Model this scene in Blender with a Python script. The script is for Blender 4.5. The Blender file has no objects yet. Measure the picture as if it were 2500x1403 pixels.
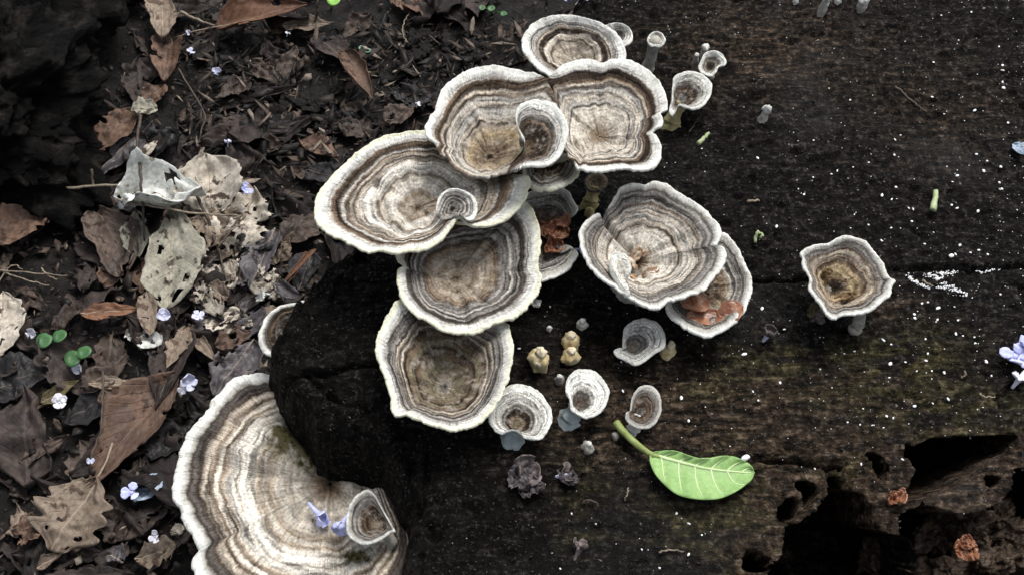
import bpy, math, random
import numpy as np
from mathutils import Vector, Matrix, Euler

# ------------------------------------------------------------------ camera, sky, sun, exposure
scene = bpy.context.scene
col = scene.collection
ZT = 0.10                      # height of the stump's top above the ground
PITCH = math.radians(55.0)     # camera looks this far below the horizon
DIST = 0.604
HFOV = math.radians(45.0)
cam_d = bpy.data.cameras.new("camera")
cam = bpy.data.objects.new("camera", cam_d)
col.objects.link(cam)
CAM = np.array([0.0, -DIST*math.cos(PITCH), ZT + DIST*math.sin(PITCH)])
cam.location = CAM
cam.rotation_euler = (math.pi/2 - PITCH, 0, 0)
cam_d.sensor_width = 36.0
cam_d.lens = 18.0/math.tan(HFOV/2)
cam_d.clip_start = 0.01
cam_d.clip_end = 200.0
scene.camera = cam

SUN_EL, SUN_AZ = math.radians(62), math.radians(30)     # azimuth measured from +Y towards +X
world = bpy.data.worlds.new("World"); scene.world = world
world.use_nodes = True
wn, wl = world.node_tree.nodes, world.node_tree.links
wn.clear()
sky = wn.new("ShaderNodeTexSky"); sky.sky_type = 'NISHITA'; sky.sun_disc = False
sky.sun_elevation = SUN_EL; sky.sun_rotation = SUN_AZ
sky.dust_density = 4.0; sky.air_density = 1.0
hs = wn.new("ShaderNodeHueSaturation"); hs.inputs["Saturation"].default_value = 0.38
bg = wn.new("ShaderNodeBackground"); bg.inputs["Strength"].default_value = 0.08
wo = wn.new("ShaderNodeOutputWorld")
wl.new(sky.outputs[0], hs.inputs["Color"]); wl.new(hs.outputs[0], bg.inputs["Color"]); wl.new(bg.outputs[0], wo.inputs[0])
sd = bpy.data.lights.new("sun", 'SUN'); so = bpy.data.objects.new("sun", sd); col.objects.link(so)
sd.energy = 1.5; sd.angle = math.radians(32); sd.color = (1.0, 0.98, 0.95)
dv = Vector((math.sin(SUN_AZ)*math.cos(SUN_EL), math.cos(SUN_AZ)*math.cos(SUN_EL), math.sin(SUN_EL)))
so.rotation_euler = dv.to_track_quat('Z', 'Y').to_euler()
so.location = (0.3, 0.6, 1.5)
vs = scene.view_settings
vs.view_transform = 'Standard'; vs.look = 'None'; vs.exposure = 1.05; vs.gamma = 1.0; vs.use_curve_mapping = False

# ------------------------------------------------------------------ helpers
rng = np.random.default_rng(7)
random.seed(7)
F2 = 2*math.tan(HFOV/2)
cR = np.array(Euler((math.pi/2 - PITCH, 0, 0)).to_matrix())

def P(px, py, z):
    """photo pixel (2500 px wide) -> world point on the horizontal plane at height z"""
    px, py, z = np.broadcast_arrays(np.asarray(px, float), np.asarray(py, float), np.asarray(z, float))
    d = np.stack([(px-1250)/2500*F2, -(py-701.5)/2500*F2, -np.ones_like(px)], -1) @ cR.T
    k = (z - CAM[2])/d[..., 2]
    return CAM + d*k[..., None]

def project(p):
    q = (np.asarray(p) - CAM) @ cR
    return np.stack([1250 + q[..., 0]/(-q[..., 2])*2500/F2, 701.5 - q[..., 1]/(-q[..., 2])*2500/F2], -1)

REG = {0: (0, 0, 1.0), 1: (0, 0, 2.0044), 2: (0, 700, 1.9956), 3: (750, 0, 2.0042), 4: (850, 400, 2.005),
       5: (1200, 400, 2.338), 6: (1150, 700, 1.9962), 7: (1800, 850, 2.537), 8: (1550, 0, 2.338),
       9: (250, 400, 3.692), 10: (650, 850, 2.538), 11: (2000, 550, 3.508), 12: (1250, 0, 4.3836)}
def Z(r, x, y):
    o = REG[r]
    return (o[0] + x/o[2], o[1] + y/o[2])

def vnoise(x, y, z=0.0, seed=0):
    x, y, z = np.broadcast_arrays(np.asarray(x, float), np.asarray(y, float), np.asarray(z, float))
    xi, yi, zi = np.floor(x).astype(np.int64), np.floor(y).astype(np.int64), np.floor(z).astype(np.int64)
    fx, fy, fz = x-xi, y-yi, z-zi
    fx, fy, fz = [f*f*f*(f*(f*6-15)+10) for f in (fx, fy, fz)]
    def h(a, b, c):
        n = (a*374761393 + b*668265263 + c*1442695041 + seed*974634777) & 0xFFFFFFFF
        n = ((n ^ (n >> 13))*1274126177) & 0xFFFFFFFF
        n = ((n ^ (n >> 16))*2246822519) & 0xFFFFFFFF
        return ((n ^ (n >> 15)) & 0xFFFFFF)/float(0xFFFFFF)*2-1
    r = 0
    for dx in (0, 1):
        for dy in (0, 1):
            for dz in (0, 1):
                w = (fx if dx else 1-fx)*(fy if dy else 1-fy)*(fz if dz else 1-fz)
                r = r + w*h(xi+dx, yi+dy, zi+dz)
    return r

def fbm(x, y, z=0.0, octv=4, seed=0, gain=0.5):
    s, a, n = 0, 1.0, 0
    for o in range(octv):
        s = s + a*vnoise(np.asarray(x)*2**o, np.asarray(y)*2**o, np.asarray(z)*2**o, seed+o*17); n += a; a *= gain
    return s/n

def smooth(a, b, x):
    t = np.clip((x-a)/(b-a), 0, 1)
    return t*t*(3-2*t)

def link(o, parent=None):
    col.objects.link(o)
    if parent is not None:
        o.parent = parent
    return o

def mesh_obj(name, verts, faces, mat=None, parent=None, smooth_shade=True, attrs=None, normals=None):
    me = bpy.data.meshes.new(name)
    vv = np.asarray(verts, np.float32); me.vertices.add(len(vv)); me.vertices.foreach_set("co", vv.ravel())
    if isinstance(faces, np.ndarray):
        li = faces.ravel().astype(np.int32); tot = np.full(len(faces), faces.shape[1], np.int32)
    else:
        tot = np.array([len(f) for f in faces], np.int32); li = np.array([i for f in faces for i in f], np.int32)
    me.loops.add(len(li)); me.loops.foreach_set("vertex_index", li)
    me.polygons.add(len(tot)); me.polygons.foreach_set("loop_start", (np.cumsum(tot)-tot).astype(np.int32))
    me.update(calc_edges=True)
    if smooth_shade:
        me.polygons.foreach_set("use_smooth", np.ones(len(me.polygons), dtype=bool))
    for k, v in (attrs or {}).items():
        v = np.asarray(v, dtype=np.float32)
        if v.ndim == 1:
            a = me.attributes.new(k, 'FLOAT', 'POINT'); a.data.foreach_set("value", v)
        else:
            a = me.attributes.new(k, 'FLOAT_VECTOR', 'POINT'); a.data.foreach_set("vector", v.ravel())
    if normals is not None:
        me.normals_split_custom_set_from_vertices(np.asarray(normals, float).tolist())
    if mat is not None:
        me.materials.append(mat)
    return link(bpy.data.objects.new(name, me), parent)

def empty(name, loc):
    o = bpy.data.objects.new(name, None); o.empty_display_size = 0.01
    o.location = loc
    link(o)
    return o

def tag(o, label=None, cat=None, group=None, kind=None):
    if label: o["label"] = label
    if cat: o["category"] = cat
    if group: o["group"] = group
    if kind: o["kind"] = kind
    return o

def copy_tree(o, parent=None):
    c = o.copy(); col.objects.link(c); c.parent = parent
    for ch in o.children:
        copy_tree(ch, c)
    return c

def tube_geo(pts, rad, n=8, cap=True, seed=None, rough=0.0):
    pts = np.asarray(pts, float); rad = np.broadcast_to(np.asarray(rad, float), (len(pts),))
    V, Fc = [], []
    tang = np.gradient(pts, axis=0)
    for i, p in enumerate(pts):
        t = tang[i]/(np.linalg.norm(tang[i])+1e-12)
        a = np.cross(t, [0, 0, 1.0]) if abs(t[2]) < 0.9 else np.cross(t, [1.0, 0, 0])
        a /= np.linalg.norm(a); b = np.cross(t, a)
        for k in range(n):
            th = 2*math.pi*k/n
            r = rad[i]
            if rough: r *= 1 + rough*vnoise(i*0.8, 3*math.cos(th), 3*math.sin(th), seed or 0)
            V.append(p + r*(a*math.cos(th) + b*math.sin(th)))
    for i in range(len(pts)-1):
        for k in range(n):
            k2 = (k+1) % n
            Fc.append((i*n+k, i*n+k2, (i+1)*n+k2, (i+1)*n+k))
    if cap:
        Fc.append(tuple(range(n))[::-1]); Fc.append(tuple((len(pts)-1)*n+k for k in range(n)))
    return np.array(V), Fc

def spline(pts, n):
    pts = np.asarray(pts, float)
    if len(pts) == 2:
        return pts[0] + (pts[1]-pts[0])*np.linspace(0, 1, n)[:, None]
    e = np.vstack([2*pts[0]-pts[1], pts, 2*pts[-1]-pts[-2]])
    out = []
    for s in np.linspace(0, len(pts)-1-1e-9, n):
        i = int(s); f = s-i
        p0, p1, p2, p3 = e[i], e[i+1], e[i+2], e[i+3]
        out.append(0.5*((2*p1)+(p2-p0)*f+(2*p0-5*p1+4*p2-p3)*f*f+(3*p1-p0-3*p2+p3)*f**3))
    return np.array(out)

def closed_spline(pts, n):
    pts = np.asarray(pts, float); m = len(pts)
    dense = []
    for i in range(m):
        p0, p1, p2, p3 = pts[i-1], pts[i], pts[(i+1) % m], pts[(i+2) % m]
        for f in np.linspace(0, 1, 24, endpoint=False):
            dense.append(0.5*((2*p1)+(p2-p0)*f+(2*p0-5*p1+4*p2-p3)*f*f+(3*p1-p0-3*p2+p3)*f**3))
    d = np.array(dense)
    seg = np.linalg.norm(np.roll(d, -1, 0)[:, :2]-d[:, :2], axis=1)
    L = np.concatenate([[0], np.cumsum(seg)])
    dd = np.vstack([d, d[:1]])
    s = np.linspace(0, L[-1], n, endpoint=False)
    return np.stack([np.interp(s, L, dd[:, k]) for k in range(d.shape[1])], 1)

def sdist(px, py, poly):
    """signed distance (positive inside) of points to a closed polygon"""
    poly = np.asarray(poly, float)
    best = np.full(px.shape, 1e9); inside = np.zeros(px.shape, bool)
    for i in range(len(poly)):
        ax, ay = poly[i]; bx, by = poly[(i+1) % len(poly)]
        ex, ey = bx-ax, by-ay
        t = np.clip(((px-ax)*ex+(py-ay)*ey)/(ex*ex+ey*ey+1e-18), 0, 1)
        best = np.minimum(best, np.hypot(px-ax-t*ex, py-ay-t*ey))
        if ay != by:
            c = ((ay > py) != (by > py)) & (px < (bx-ax)*(py-ay)/(by-ay)+ax)
            inside ^= c
    return np.where(inside, best, -best)

def ldist(px, py, line):
    best = np.full(px.shape, 1e9)
    for (ax, ay), (bx, by) in zip(line[:-1], line[1:]):
        ex, ey = bx-ax, by-ay
        t = np.clip(((px-ax)*ex+(py-ay)*ey)/(ex*ex+ey*ey+1e-18), 0, 1)
        best = np.minimum(best, np.hypot(px-ax-t*ex, py-ay-t*ey))
    return best

# ------------------------------------------------------------------ materials
class NT:
    def __init__(s, name):
        s.m = bpy.data.materials.new(name); s.m.use_nodes = True
        s.n, s.l = s.m.node_tree.nodes, s.m.node_tree.links
        s.n.clear()
        s.out = s.n.new("ShaderNodeOutputMaterial")
        s.b = s.n.new("ShaderNodeBsdfPrincipled")
        s.l.new(s.b.outputs[0], s.out.inputs[0])
    def set(s, inp, v):
        if hasattr(v, "is_linked") or isinstance(v, bpy.types.NodeSocket): s.l.new(v, inp)
        else: inp.default_value = v
    def p(s, **kw):
        for k, v in kw.items():
            s.set(s.b.inputs[k.replace("_", " ")], v)
    def attr(s, name, out="Fac"):
        a = s.n.new("ShaderNodeAttribute"); a.attribute_name = name
        return a.outputs[out]
    def obj(s):
        return s.n.new("ShaderNodeTexCoord").outputs["Object"]
    def geo(s):
        return s.n.new("ShaderNodeNewGeometry").outputs["Position"]
    def rand(s):
        return s.n.new("ShaderNodeObjectInfo").outputs["Random"]
    def noise(s, vec, scale, detail=4, rough=0.55, dist=0.0):
        n = s.n.new("ShaderNodeTexNoise"); s.l.new(vec, n.inputs["Vector"])
        n.inputs["Scale"].default_value = scale; n.inputs["Detail"].default_value = detail
        n.inputs["Roughness"].default_value = rough; n.inputs["Distortion"].default_value = dist
        return n.outputs["Fac"]
    def vor(s, vec, scale, feature='F1'):
        n = s.n.new("ShaderNodeTexVoronoi"); s.l.new(vec, n.inputs["Vector"]); n.feature = feature
        n.inputs["Scale"].default_value = scale
        return n.outputs["Distance"]
    def math(s, op, a, b=0.0, c=None):
        n = s.n.new("ShaderNodeMath"); n.operation = op
        s.set(n.inputs[0], a); s.set(n.inputs[1], b)
        if c is not None: s.set(n.inputs[2], c)
        return n.outputs[0]
    def ramp(s, fac, stops, interp='LINEAR'):
        n = s.n.new("ShaderNodeValToRGB"); s.l.new(fac, n.inputs[0])
        e = n.color_ramp; e.interpolation = interp
        stops = sorted(stops, key=lambda q: q[0])
        while len(e.elements) < len(stops): e.elements.new(0.5)
        for el, (q, c) in zip(e.elements, stops):
            el.position = q
            c = (c, c, c) if not hasattr(c, "__len__") else c
            el.color = (*c, 1.0)
        return n.outputs[0]
    def mix(s, fac, a, b, mode='MIX'):
        n = s.n.new("ShaderNodeMix"); n.data_type = 'RGBA'; n.blend_type = mode
        s.set(n.inputs["Factor"], fac)
        for i, v in ((6, a), (7, b)):
            if isinstance(v, bpy.types.NodeSocket): s.l.new(v, n.inputs[i])
            else: n.inputs[i].default_value = (*v, 1.0)
        return n.outputs[2]
    def scale(s, vec, v):
        n = s.n.new("ShaderNodeVectorMath"); n.operation = 'MULTIPLY'
        s.l.new(vec, n.inputs[0]); n.inputs[1].default_value = v
        return n.outputs[0]
    def bump(s, h, strength, dist, prev=None):
        n = s.n.new("ShaderNodeBump"); s.l.new(h, n.inputs["Height"])
        n.inputs["Strength"].default_value = strength; n.inputs["Distance"].default_value = dist
        if prev is not None: s.l.new(prev, n.inputs["Normal"])
        return n.outputs[0]

PAL = dict(W=(.80, .80, .745), w=(.60, .60, .56), c=(.78, .77, .60), L=(.43, .41, .37), G=(.27, .255, .235), d=(.095, .085, .076),
           B=(.135, .095, .064), D=(.038, .027, .020), T=(.43, .375, .305), l=(.60, .55, .47), S=(.72, .68, .61),
           O=(.19, .165, .11), K=(.018, .012, .009), b=(.28, .215, .15), y=(.40, .31, .19), s=(.20, .19, .18))

def ramp_from(txt):
    """'0:K .06:b ...' -> colour stops"""
    out = []
    for tok in txt.split():
        a, k = tok.split(":"); a = float(a)
        if .80 < a < 1.0: a = a + .034*math.sin(math.pi*(a-.80)/.20)
        out.append((a, PAL[k]))
    return out

cap_mats = {}
def cap_material(name, txt, wob=0.03):
    key = (txt, wob)
    if key in cap_mats: return cap_mats[key]
    t = NT(name)
    pol = t.attr("pol", "Vector"); tt = t.attr("zone")
    g = t.obj()
    low = t.noise(g, 90, 2); mid = t.noise(g, 420, 3)
    fib = t.noise(t.scale(pol, (1, 1, .35)), 5.0, 3, 0.65)
    fib2 = t.noise(t.scale(pol, (1, 1, 1.6)), 11.0, 2, 0.6)
    z = t.math('ADD', tt, t.math('MULTIPLY', t.math('SUBTRACT', low, 0.5), wob*2.2))
    z = t.math('ADD', z, t.math('MULTIPLY', t.math('SUBTRACT', mid, 0.5), wob*1.0))
    z = t.math('ADD', z, t.math('MULTIPLY', t.math('SUBTRACT', fib2, 0.5), wob*1.5))
    c = t.ramp(z, ramp_from(txt))
    # irregular fine zonation lines, radial fibres, mottling
    sp = t.n.new("ShaderNodeSeparateXYZ"); t.l.new(pol, sp.inputs[0])
    cb = t.n.new("ShaderNodeCombineXYZ")
    t.l.new(t.math('MULTIPLY', sp.outputs[0], .10), cb.inputs[0]); t.l.new(t.math('MULTIPLY', sp.outputs[1], .10), cb.inputs[1])
    t.l.new(t.math('MULTIPLY', z, 37.0), cb.inputs[2])
    fine = t.noise(cb.outputs[0], 1.0, 3, .6)
    mk = t.ramp(tt, [(0.0, .35), (.42, .45), (.62, 1.0), (0.88, 1.0), (0.95, 0.1)])
    fibk = t.ramp(fib, [(.28, .50), (.5, .98), (.74, 1.40)])
    spk = t.ramp(t.noise(g, 800, 3, .7), [(.30, .55), (.5, 1.0), (.7, 1.40)])
    c2 = t.mix(1.0, c, fibk, 'MULTIPLY')
    c2 = t.mix(mk, c2, t.mix(1.0, c2, t.ramp(fine, [(.36, .20), (.45, .86), (.58, 1.65)]), 'MULTIPLY'))
    c2 = t.mix(1.0, c2, spk, 'MULTIPLY')
    blo = t.math('MULTIPLY', t.ramp(t.noise(g, 210, 4, .7), [(.51, 0.0), (.66, .62)]), t.ramp(tt, [(.08, 0.0), (.25, 1.0), (.55, .7), (.78, 0.0)]))
    c2 = t.mix(blo, c2, (.62, .57, .50))
    drk = t.math('MULTIPLY', t.ramp(t.noise(g, 330, 3, .7), [(.60, 0.0), (.68, .7)]), t.ramp(tt, [(0, .6), (.84, .5), (.90, 0.0)]))
    c2 = t.mix(drk, c2, (.085, .062, .045))
    c = t.mix(t.math('MULTIPLY', t.ramp(t.noise(g, 120, 4, .7), [(.54, 0.0), (.68, .55)]), t.ramp(tt, [(.9, 0.0), (.95, 1.0)])), c, (.36, .34, .25))
    am = t.math('MULTIPLY', t.attr('algae'), t.ramp(t.noise(g, 170, 4, .7), [(.30, .25), (.58, 1.6)]))
    c2 = t.mix(am, c2, t.ramp(t.noise(g, 400, 3), [(.35, (.022, .020, .008)), (.65, (.12, .105, .045))]))
    c3 = t.mix(t.ramp(tt, [(0.89, 0.0), (0.95, 1.0)]), c2, t.mix(1.0, t.mix(1.0, c, t.ramp(fib, [(.26, .62), (.46, 1.0), (.8, 1.06)]), 'MULTIPLY'), t.ramp(t.noise(g, 600, 4, .7), [(.28, .68), (.5, 1.0), (.7, 1.08)]), 'MULTIPLY'))
    h = t.math('ADD', t.math('MULTIPLY', fib, 0.9), t.math('MULTIPLY', t.noise(g, 900, 4, .7), 0.9))
    h = t.math('ADD', h, t.math('MULTIPLY', fine, 0.5))
    t.p(Base_Color=c3, Roughness=0.92, Specular_IOR_Level=0.12, Normal=t.bump(h, 0.9, 0.0009))
    cap_mats[key] = t.m
    return t.m

def simple_mat(name, stops, nscale=300, rough=0.75, spec=0.25, bump=0.4, bdist=0.0005, randv=0.0, trans=None):
    t = NT(name); g = t.obj()
    c = t.ramp(t.noise(g, nscale, 4), stops)
    if randv:
        v = t.ramp(t.rand(), [(0, 1-randv), (1, 1+randv)])
        c = t.mix(1.0, c, v, 'MULTIPLY')
    t.p(Base_Color=c, Roughness=rough, Specular_IOR_Level=spec, Normal=t.bump(t.noise(g, nscale*2.5, 3), bump, bdist))
    if trans: t.p(Transmission_Weight=trans)
    return t.m

M_under = simple_mat("pore_surface", [(.3, (.42, .40, .28)), (.7, (.60, .58, .44))], 400, .9, .1)
M_stalk = simple_mat("stalk_grey", [(.3, (.20, .19, .16)), (.7, (.42, .40, .35))], 350, .9, .1)
M_stalk_y = simple_mat("stalk_yellow", [(.3, (.26, .22, .10)), (.7, (.50, .43, .22))], 300, .7, .2)
M_foot = simple_mat("foot_green_grey", [(.3, (.26, .31, .31)), (.7, (.46, .52, .51))], 300, .6, .3)
M_bud = simple_mat("bud_cream", [(.25, (.30, .20, .09)), (.5, (.60, .49, .27)), (.75, (.80, .73, .52))], 260, .8, .2)
M_budw = simple_mat("bud_white", [(.3, (.46, .46, .42)), (.7, (.74, .74, .70))], 300, .85, .15)
M_budc = simple_mat("bud_pale_cream", [(.3, (.52, .42, .25)), (.7, (.80, .74, .58))], 300, .8, .2)
M_budg = simple_mat("bud_grey", [(.3, (.18, .17, .15)), (.7, (.36, .34, .30))], 300, .85, .15)
M_white = simple_mat("white_bead", [(.2, (.70, .71, .72)), (.8, (.86, .87, .87))], 300, .6, .3, 0.1)
M_chunk = simple_mat("rotten_chunk", [(.28, (.014, .010, .007)), (.5, (.062, .043, .030)), (.70, (.18, .135, .10))], 140, .6, .2, .9, .002)

def leaf_mat(name, a, b, spot=None, vein=0.5, randv=0.25, rough=0.6, spec=0.3, transl=0.15):
    t = NT(name); g = t.obj(); uv = t.attr("leaf", "Vector")
    n1 = t.noise(g, 55, 4, 0.6); n2 = t.noise(g, 420, 3)
    c = t.ramp(n1, [(.30, a), (.68, b)])
    c = t.mix(1.0, c, t.ramp(n2, [(.3, .70), (.7, 1.25)]), 'MULTIPLY')
    sx = t.n.new("ShaderNodeSeparateXYZ"); t.l.new(uv, sx.inputs[0])
    av = t.math('ABSOLUTE', sx.outputs[1])
    ph = t.math('SUBTRACT', t.math('MULTIPLY', sx.outputs[0], 11.0), t.math('MULTIPLY', av, 3.0))
    w = t.math('ABSOLUTE', t.math('SINE', t.math('MULTIPLY', ph, math.pi)))
    vn = t.ramp(w, [(0.0, 1.0), (0.22, 0.0)])
    c = t.mix(t.math('MULTIPLY', vn, vein*0.35), c, tuple(min(1, x*1.6+.02) for x in b))
    mr = t.ramp(av, [(0.0, 1.0), (0.05, 0.0)])
    c = t.mix(t.math('MULTIPLY', mr, vein*0.6), c, tuple(min(1, x*1.5+.02) for x in b))
    if spot is not None:
        c = t.mix(t.ramp(t.noise(g, 130, 3, .6), [(.58, 0.0), (.64, 1.0)]), c, spot)
    if randv:
        v = t.ramp(t.rand(), [(0, 1-randv), (1, 1+randv)])
        c = t.mix(1.0, c, v, 'MULTIPLY')
    h = t.math('ADD', t.math('MULTIPLY', vn, -0.8), t.math('MULTIPLY', t.noise(g, 260, 4), 1.2))
    t.p(Base_Color=c, Roughness=t.ramp(n1, [(.3, rough-.12), (.7, rough+.15)]), Specular_IOR_Level=spec, Normal=t.bump(h, 0.6, 0.0007))
    return t.m

LM = dict(
    tan=leaf_mat("leaf_tan", (.10, .075, .055), (.23, .18, .135), (.07, .045, .03)),
    brown=leaf_mat("leaf_brown", (.032, .023, .018), (.095, .068, .053), (.025, .016, .011)),
    rust=leaf_mat("leaf_rust", (.060, .034, .023), (.145, .088, .060), (.04, .022, .014)),
    orange=leaf_mat("leaf_orange", (.075, .034, .018), (.17, .085, .048), None),
    pale=leaf_mat("leaf_pale", (.46, .47, .43), (.76, .77, .73), (.17, .15, .12), rough=.7),
    beige=leaf_mat("leaf_beige", (.25, .22, .175), (.47, .425, .36), (.05, .035, .025), rough=.75),
    sage=leaf_mat("leaf_sage", (.17, .165, .13), (.33, .31, .25), (.05, .045, .03), rough=.75),
    mauve=leaf_mat("leaf_mauve", (.042, .037, .040), (.115, .102, .108), (.03, .024, .024), rough=.45),
    slate=leaf_mat("leaf_slate", (.010, .0098, .0105), (.032, .030, .031), None, rough=.5, spec=.2),
    dark=leaf_mat("leaf_dark", (.0075, .006, .0058), (.026, .0205, .0185), None, rough=.6, spec=.14),
    umber=leaf_mat("leaf_umber", (.013, .0102, .0094), (.055, .042, .037), None, rough=.6, spec=.18),
    olive=leaf_mat("leaf_olive", (.045, .037, .014), (.11, .09, .04), None),
    ice=leaf_mat("leaf_ice", (.20, .26, .34), (.38, .46, .55), None, rough=.4),
)

# ------------------------------------------------------------------ the ground
def ground_h(x, y):
    return 0.006*fbm(x*14, y*14, 0, 3, 3) + 0.004*fbm(x*60, y*60, 0, 3, 9) - 0.001

def axis(lo, hi, step, far):
    a = np.arange(lo, hi+1e-9, step)
    g = []; d = step; v = hi
    while v < far:
        d *= 1.28; v += d; g.append(v)
    g2 = []; d = step; v = lo
    while v > -far:
        d *= 1.28; v -= d; g2.append(v)
    return np.array(g2[::-1] + list(a) + g)
gx, gy = axis(-0.50, 0.30, 0.0035, 30.0), axis(-0.32, 0.55, 0.0035, 30.0)
X, Y = np.meshgrid(gx, gy)
H = ground_h(X, Y)
def grid_faces(ny, nx):
    i = np.arange(ny*nx).reshape(ny, nx)
    return np.stack([i[:-1, :-1], i[:-1, 1:], i[1:, 1:], i[1:, :-1]], -1).reshape(-1, 4)
t = NT("forest_soil"); g = t.geo()
c = t.ramp(t.noise(g, 60, 6, .65), [(.34, (.0022, .0020, .0018)), (.52, (.0065, .0052, .0044)), (.72, (.024, .0175, .013))])
c = t.mix(t.ramp(t.noise(g, 260, 3), [(.62, 0), (.70, 1)]), c, (.05, .034, .024))
t.p(Base_Color=c, Roughness=t.ramp(t.noise(g, 120, 2), [(.3, .4), (.7, .85)]), Specular_IOR_Level=.3,
    Normal=t.bump(t.noise(g, 200, 6, .7), 1.0, .004))
M_soil = t.m
ground = mesh_obj("ground", np.stack([X, Y, H], -1).reshape(-1, 3), grid_faces(*X.shape), M_soil)
tag(ground, "dark damp forest soil under the leaf litter", "ground", kind="structure")

# ------------------------------------------------------------------ the stump
edge = [(1420, -60, ZT), (1350, 30, ZT), (1300, 130, ZT), (1180, 210, ZT), (1080, 320, ZT), (960, 420, ZT), (880, 510, ZT), (815, 590, ZT),
        (775, 640, .092), (742, 735, .085), (700, 800, .08), (668, 870, .075), (655, 915, .07), (660, 960, .066), (690, 1025, .066),
        (745, 1085, .066), (790, 1160, .066), (850, 1165, .066), (925, 1185, .066), (965, 1240, .066), (985, 1310, .066), (975, 1390, .066),
        (960, 1470, .066), (1000, 1650, .066)]
E = [tuple(P(a, b, z)[:2]) for a, b, z in edge]
E += [(-.02, -.31), (.10, -.36), (.24, -.37), (.37, -.30), (.45, -.18), (.48, 0), (.45, .16), (.38, .30), (.25, .40), (.12, .42)]
E = closed_spline(np.array(E), 220)
sx = np.arange(-.165, .50, .00118); sy = np.arange(-.385, .44, .00118)
X, Y = np.meshgrid(sx, sy)
wx = X + .0016*fbm(X*160, Y*160, 0, 3, 21) + .004*fbm(X*40, Y*40, 0, 2, 22)
wy = Y + .0016*fbm(X*160, Y*160, 5, 3, 23) + .004*fbm(X*40, Y*40, 5, 2, 24)
D = sdist(wx, wy, E)
pp = project(np.stack([X, Y, np.full_like(X, ZT)], -1)); PX, PY = pp[..., 0], pp[..., 1]
wpx, wpy = PX + 6*fbm(PX/34, PY/34, 0, 2, 31), PY + 6*fbm(PX/34, PY/34, 4, 2, 32)

H = np.full_like(X, ZT)
# worn relief: broad waves, grain streaks along X, pitting
H += .0022*fbm(X*16, Y*26, 0, 3, 41) + .0010*fbm(X*70, Y*190, 0, 3, 42) + .0008*fbm(X*330, Y*420, 0, 3, 43)
pit = fbm(X*120, Y*160, 0, 3, 44); H -= .0022*smooth(.30, .55, pit)
fl = fbm(X*45, Y*120, 0, 2, 45); H += .0009*smooth(-.05, .05, fl)
# cracks
def crack(line, w, depth):
    global H
    d = ldist(wpx, wpy, line)
    H = H - depth*np.exp(-(d/w)**2)
crack([(1700, 690), (1850, 684), (1990, 676), (2160, 662), (2300, 655), (2520, 650)], 3.6, .010)
crack([(640, 935), (720, 915), (800, 905), (920, 880)], 6, .008)
crack([(740, 915), (790, 950), (840, 985), (900, 1000)], 5, .005)
crack([(1840, 1118), (1900, 1122), (1980, 1128), (2050, 1136)], 5, .014)
crack([(2190, 215), (2250, 270)], 3, .002)
crack([(2230, 560), (2265, 588)], 4, .003)
crack([(1000, 1130), (1015, 1230), (1060, 1310)], 14, .006)
# rotted cavities of the lower right
R7 = lambda pts: [Z(7, *q) for q in pts]
holes = [
    (R7([(1030, 600), (1100, 580), (1280, 545), (1450, 540), (1680, 525), (1740, 550), (1735, 590), (1690, 650), (1590, 700), (1500, 770), (1400, 840), (1250, 910), (1100, 970), (1000, 1010), (980, 960), (1020, 900), (1070, 830), (1100, 740), (1070, 680)]), .085),
    (R7([(770, 640), (830, 630), (900, 670), (940, 720), (920, 800), (880, 830), (855, 760), (830, 690)]), .05),
    (R7([(360, 815), (430, 805), (492, 845), (508, 895), (462, 965), (418, 1010), (412, 960), (400, 905), (372, 870)]), .05),
    (R7([(250, 990), (300, 920), (360, 910), (385, 960), (380, 1030), (330, 1080), (270, 1090), (240, 1050)]), .05),
    (R7([(560, 780), (640, 770), (680, 830), (720, 880), (800, 920), (840, 1000), (870, 1080), (890, 1130), (980, 1160), (1060, 1190), (1100, 1260), (1120, 1403), (1150, 1600), (100, 1600), (180, 1403), (270, 1300), (295, 1200), (300, 1110), (400, 1060), (500, 1000), (565, 890)]), .062),
    (R7([(50, 1250), (100, 1240), (200, 1300), (220, 1370), (100, 1400), (20, 1380)]), .022),
    (R7([(1000, 1050), (1150, 960), (1330, 1020), (1500, 1010), (1640, 960), (1690, 850), (1720, 740), (1776, 740), (2100, 700), (2200, 1600), (1000, 1600), (1000, 1250)]), .055),
    (R7([(1520, 800), (1560, 770), (1640, 790), (1630, 850), (1570, 870)]), .04),
]
CAV = np.zeros_like(X); DEP = np.zeros_like(X); SX, SY = X.copy(), Y.copy()
snapped = np.zeros(X.shape, bool); DM = np.full(X.shape, -1e3)
for poly, dep in holes:
    d = sdist(wpx, wpy, poly) + 1.5*fbm(PX/9, PY/9, 2, 2, 33)
    DM = np.maximum(DM, d)
    gy_, gx_ = np.gradient(d, .00118)
    gg = gx_**2+gy_**2+1e-9
    near = (np.abs(d) < 3.6) & ~snapped & (CAV < .5)      # pull the nearest grid points onto the lip so that it is crisp
    SX[near] -= (d*gx_/gg)[near]; SY[near] -= (d*gy_/gg)[near]
    snapped |= near
    k = np.where(near, 0.0, smooth(-1, 3.6, d))
    DEP = np.maximum(DEP, dep*k); CAV = np.maximum(CAV, k)
DEP[snapped] = 0; CAV[snapped] = 0
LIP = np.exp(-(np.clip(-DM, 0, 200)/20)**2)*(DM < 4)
H = H - DEP
H += CAV*(.012*fbm(X*55, Y*55, 0, 4, 51) + .006*fbm(X*160, Y*160, 0, 3, 52))
H = np.maximum(H, .004)
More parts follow.
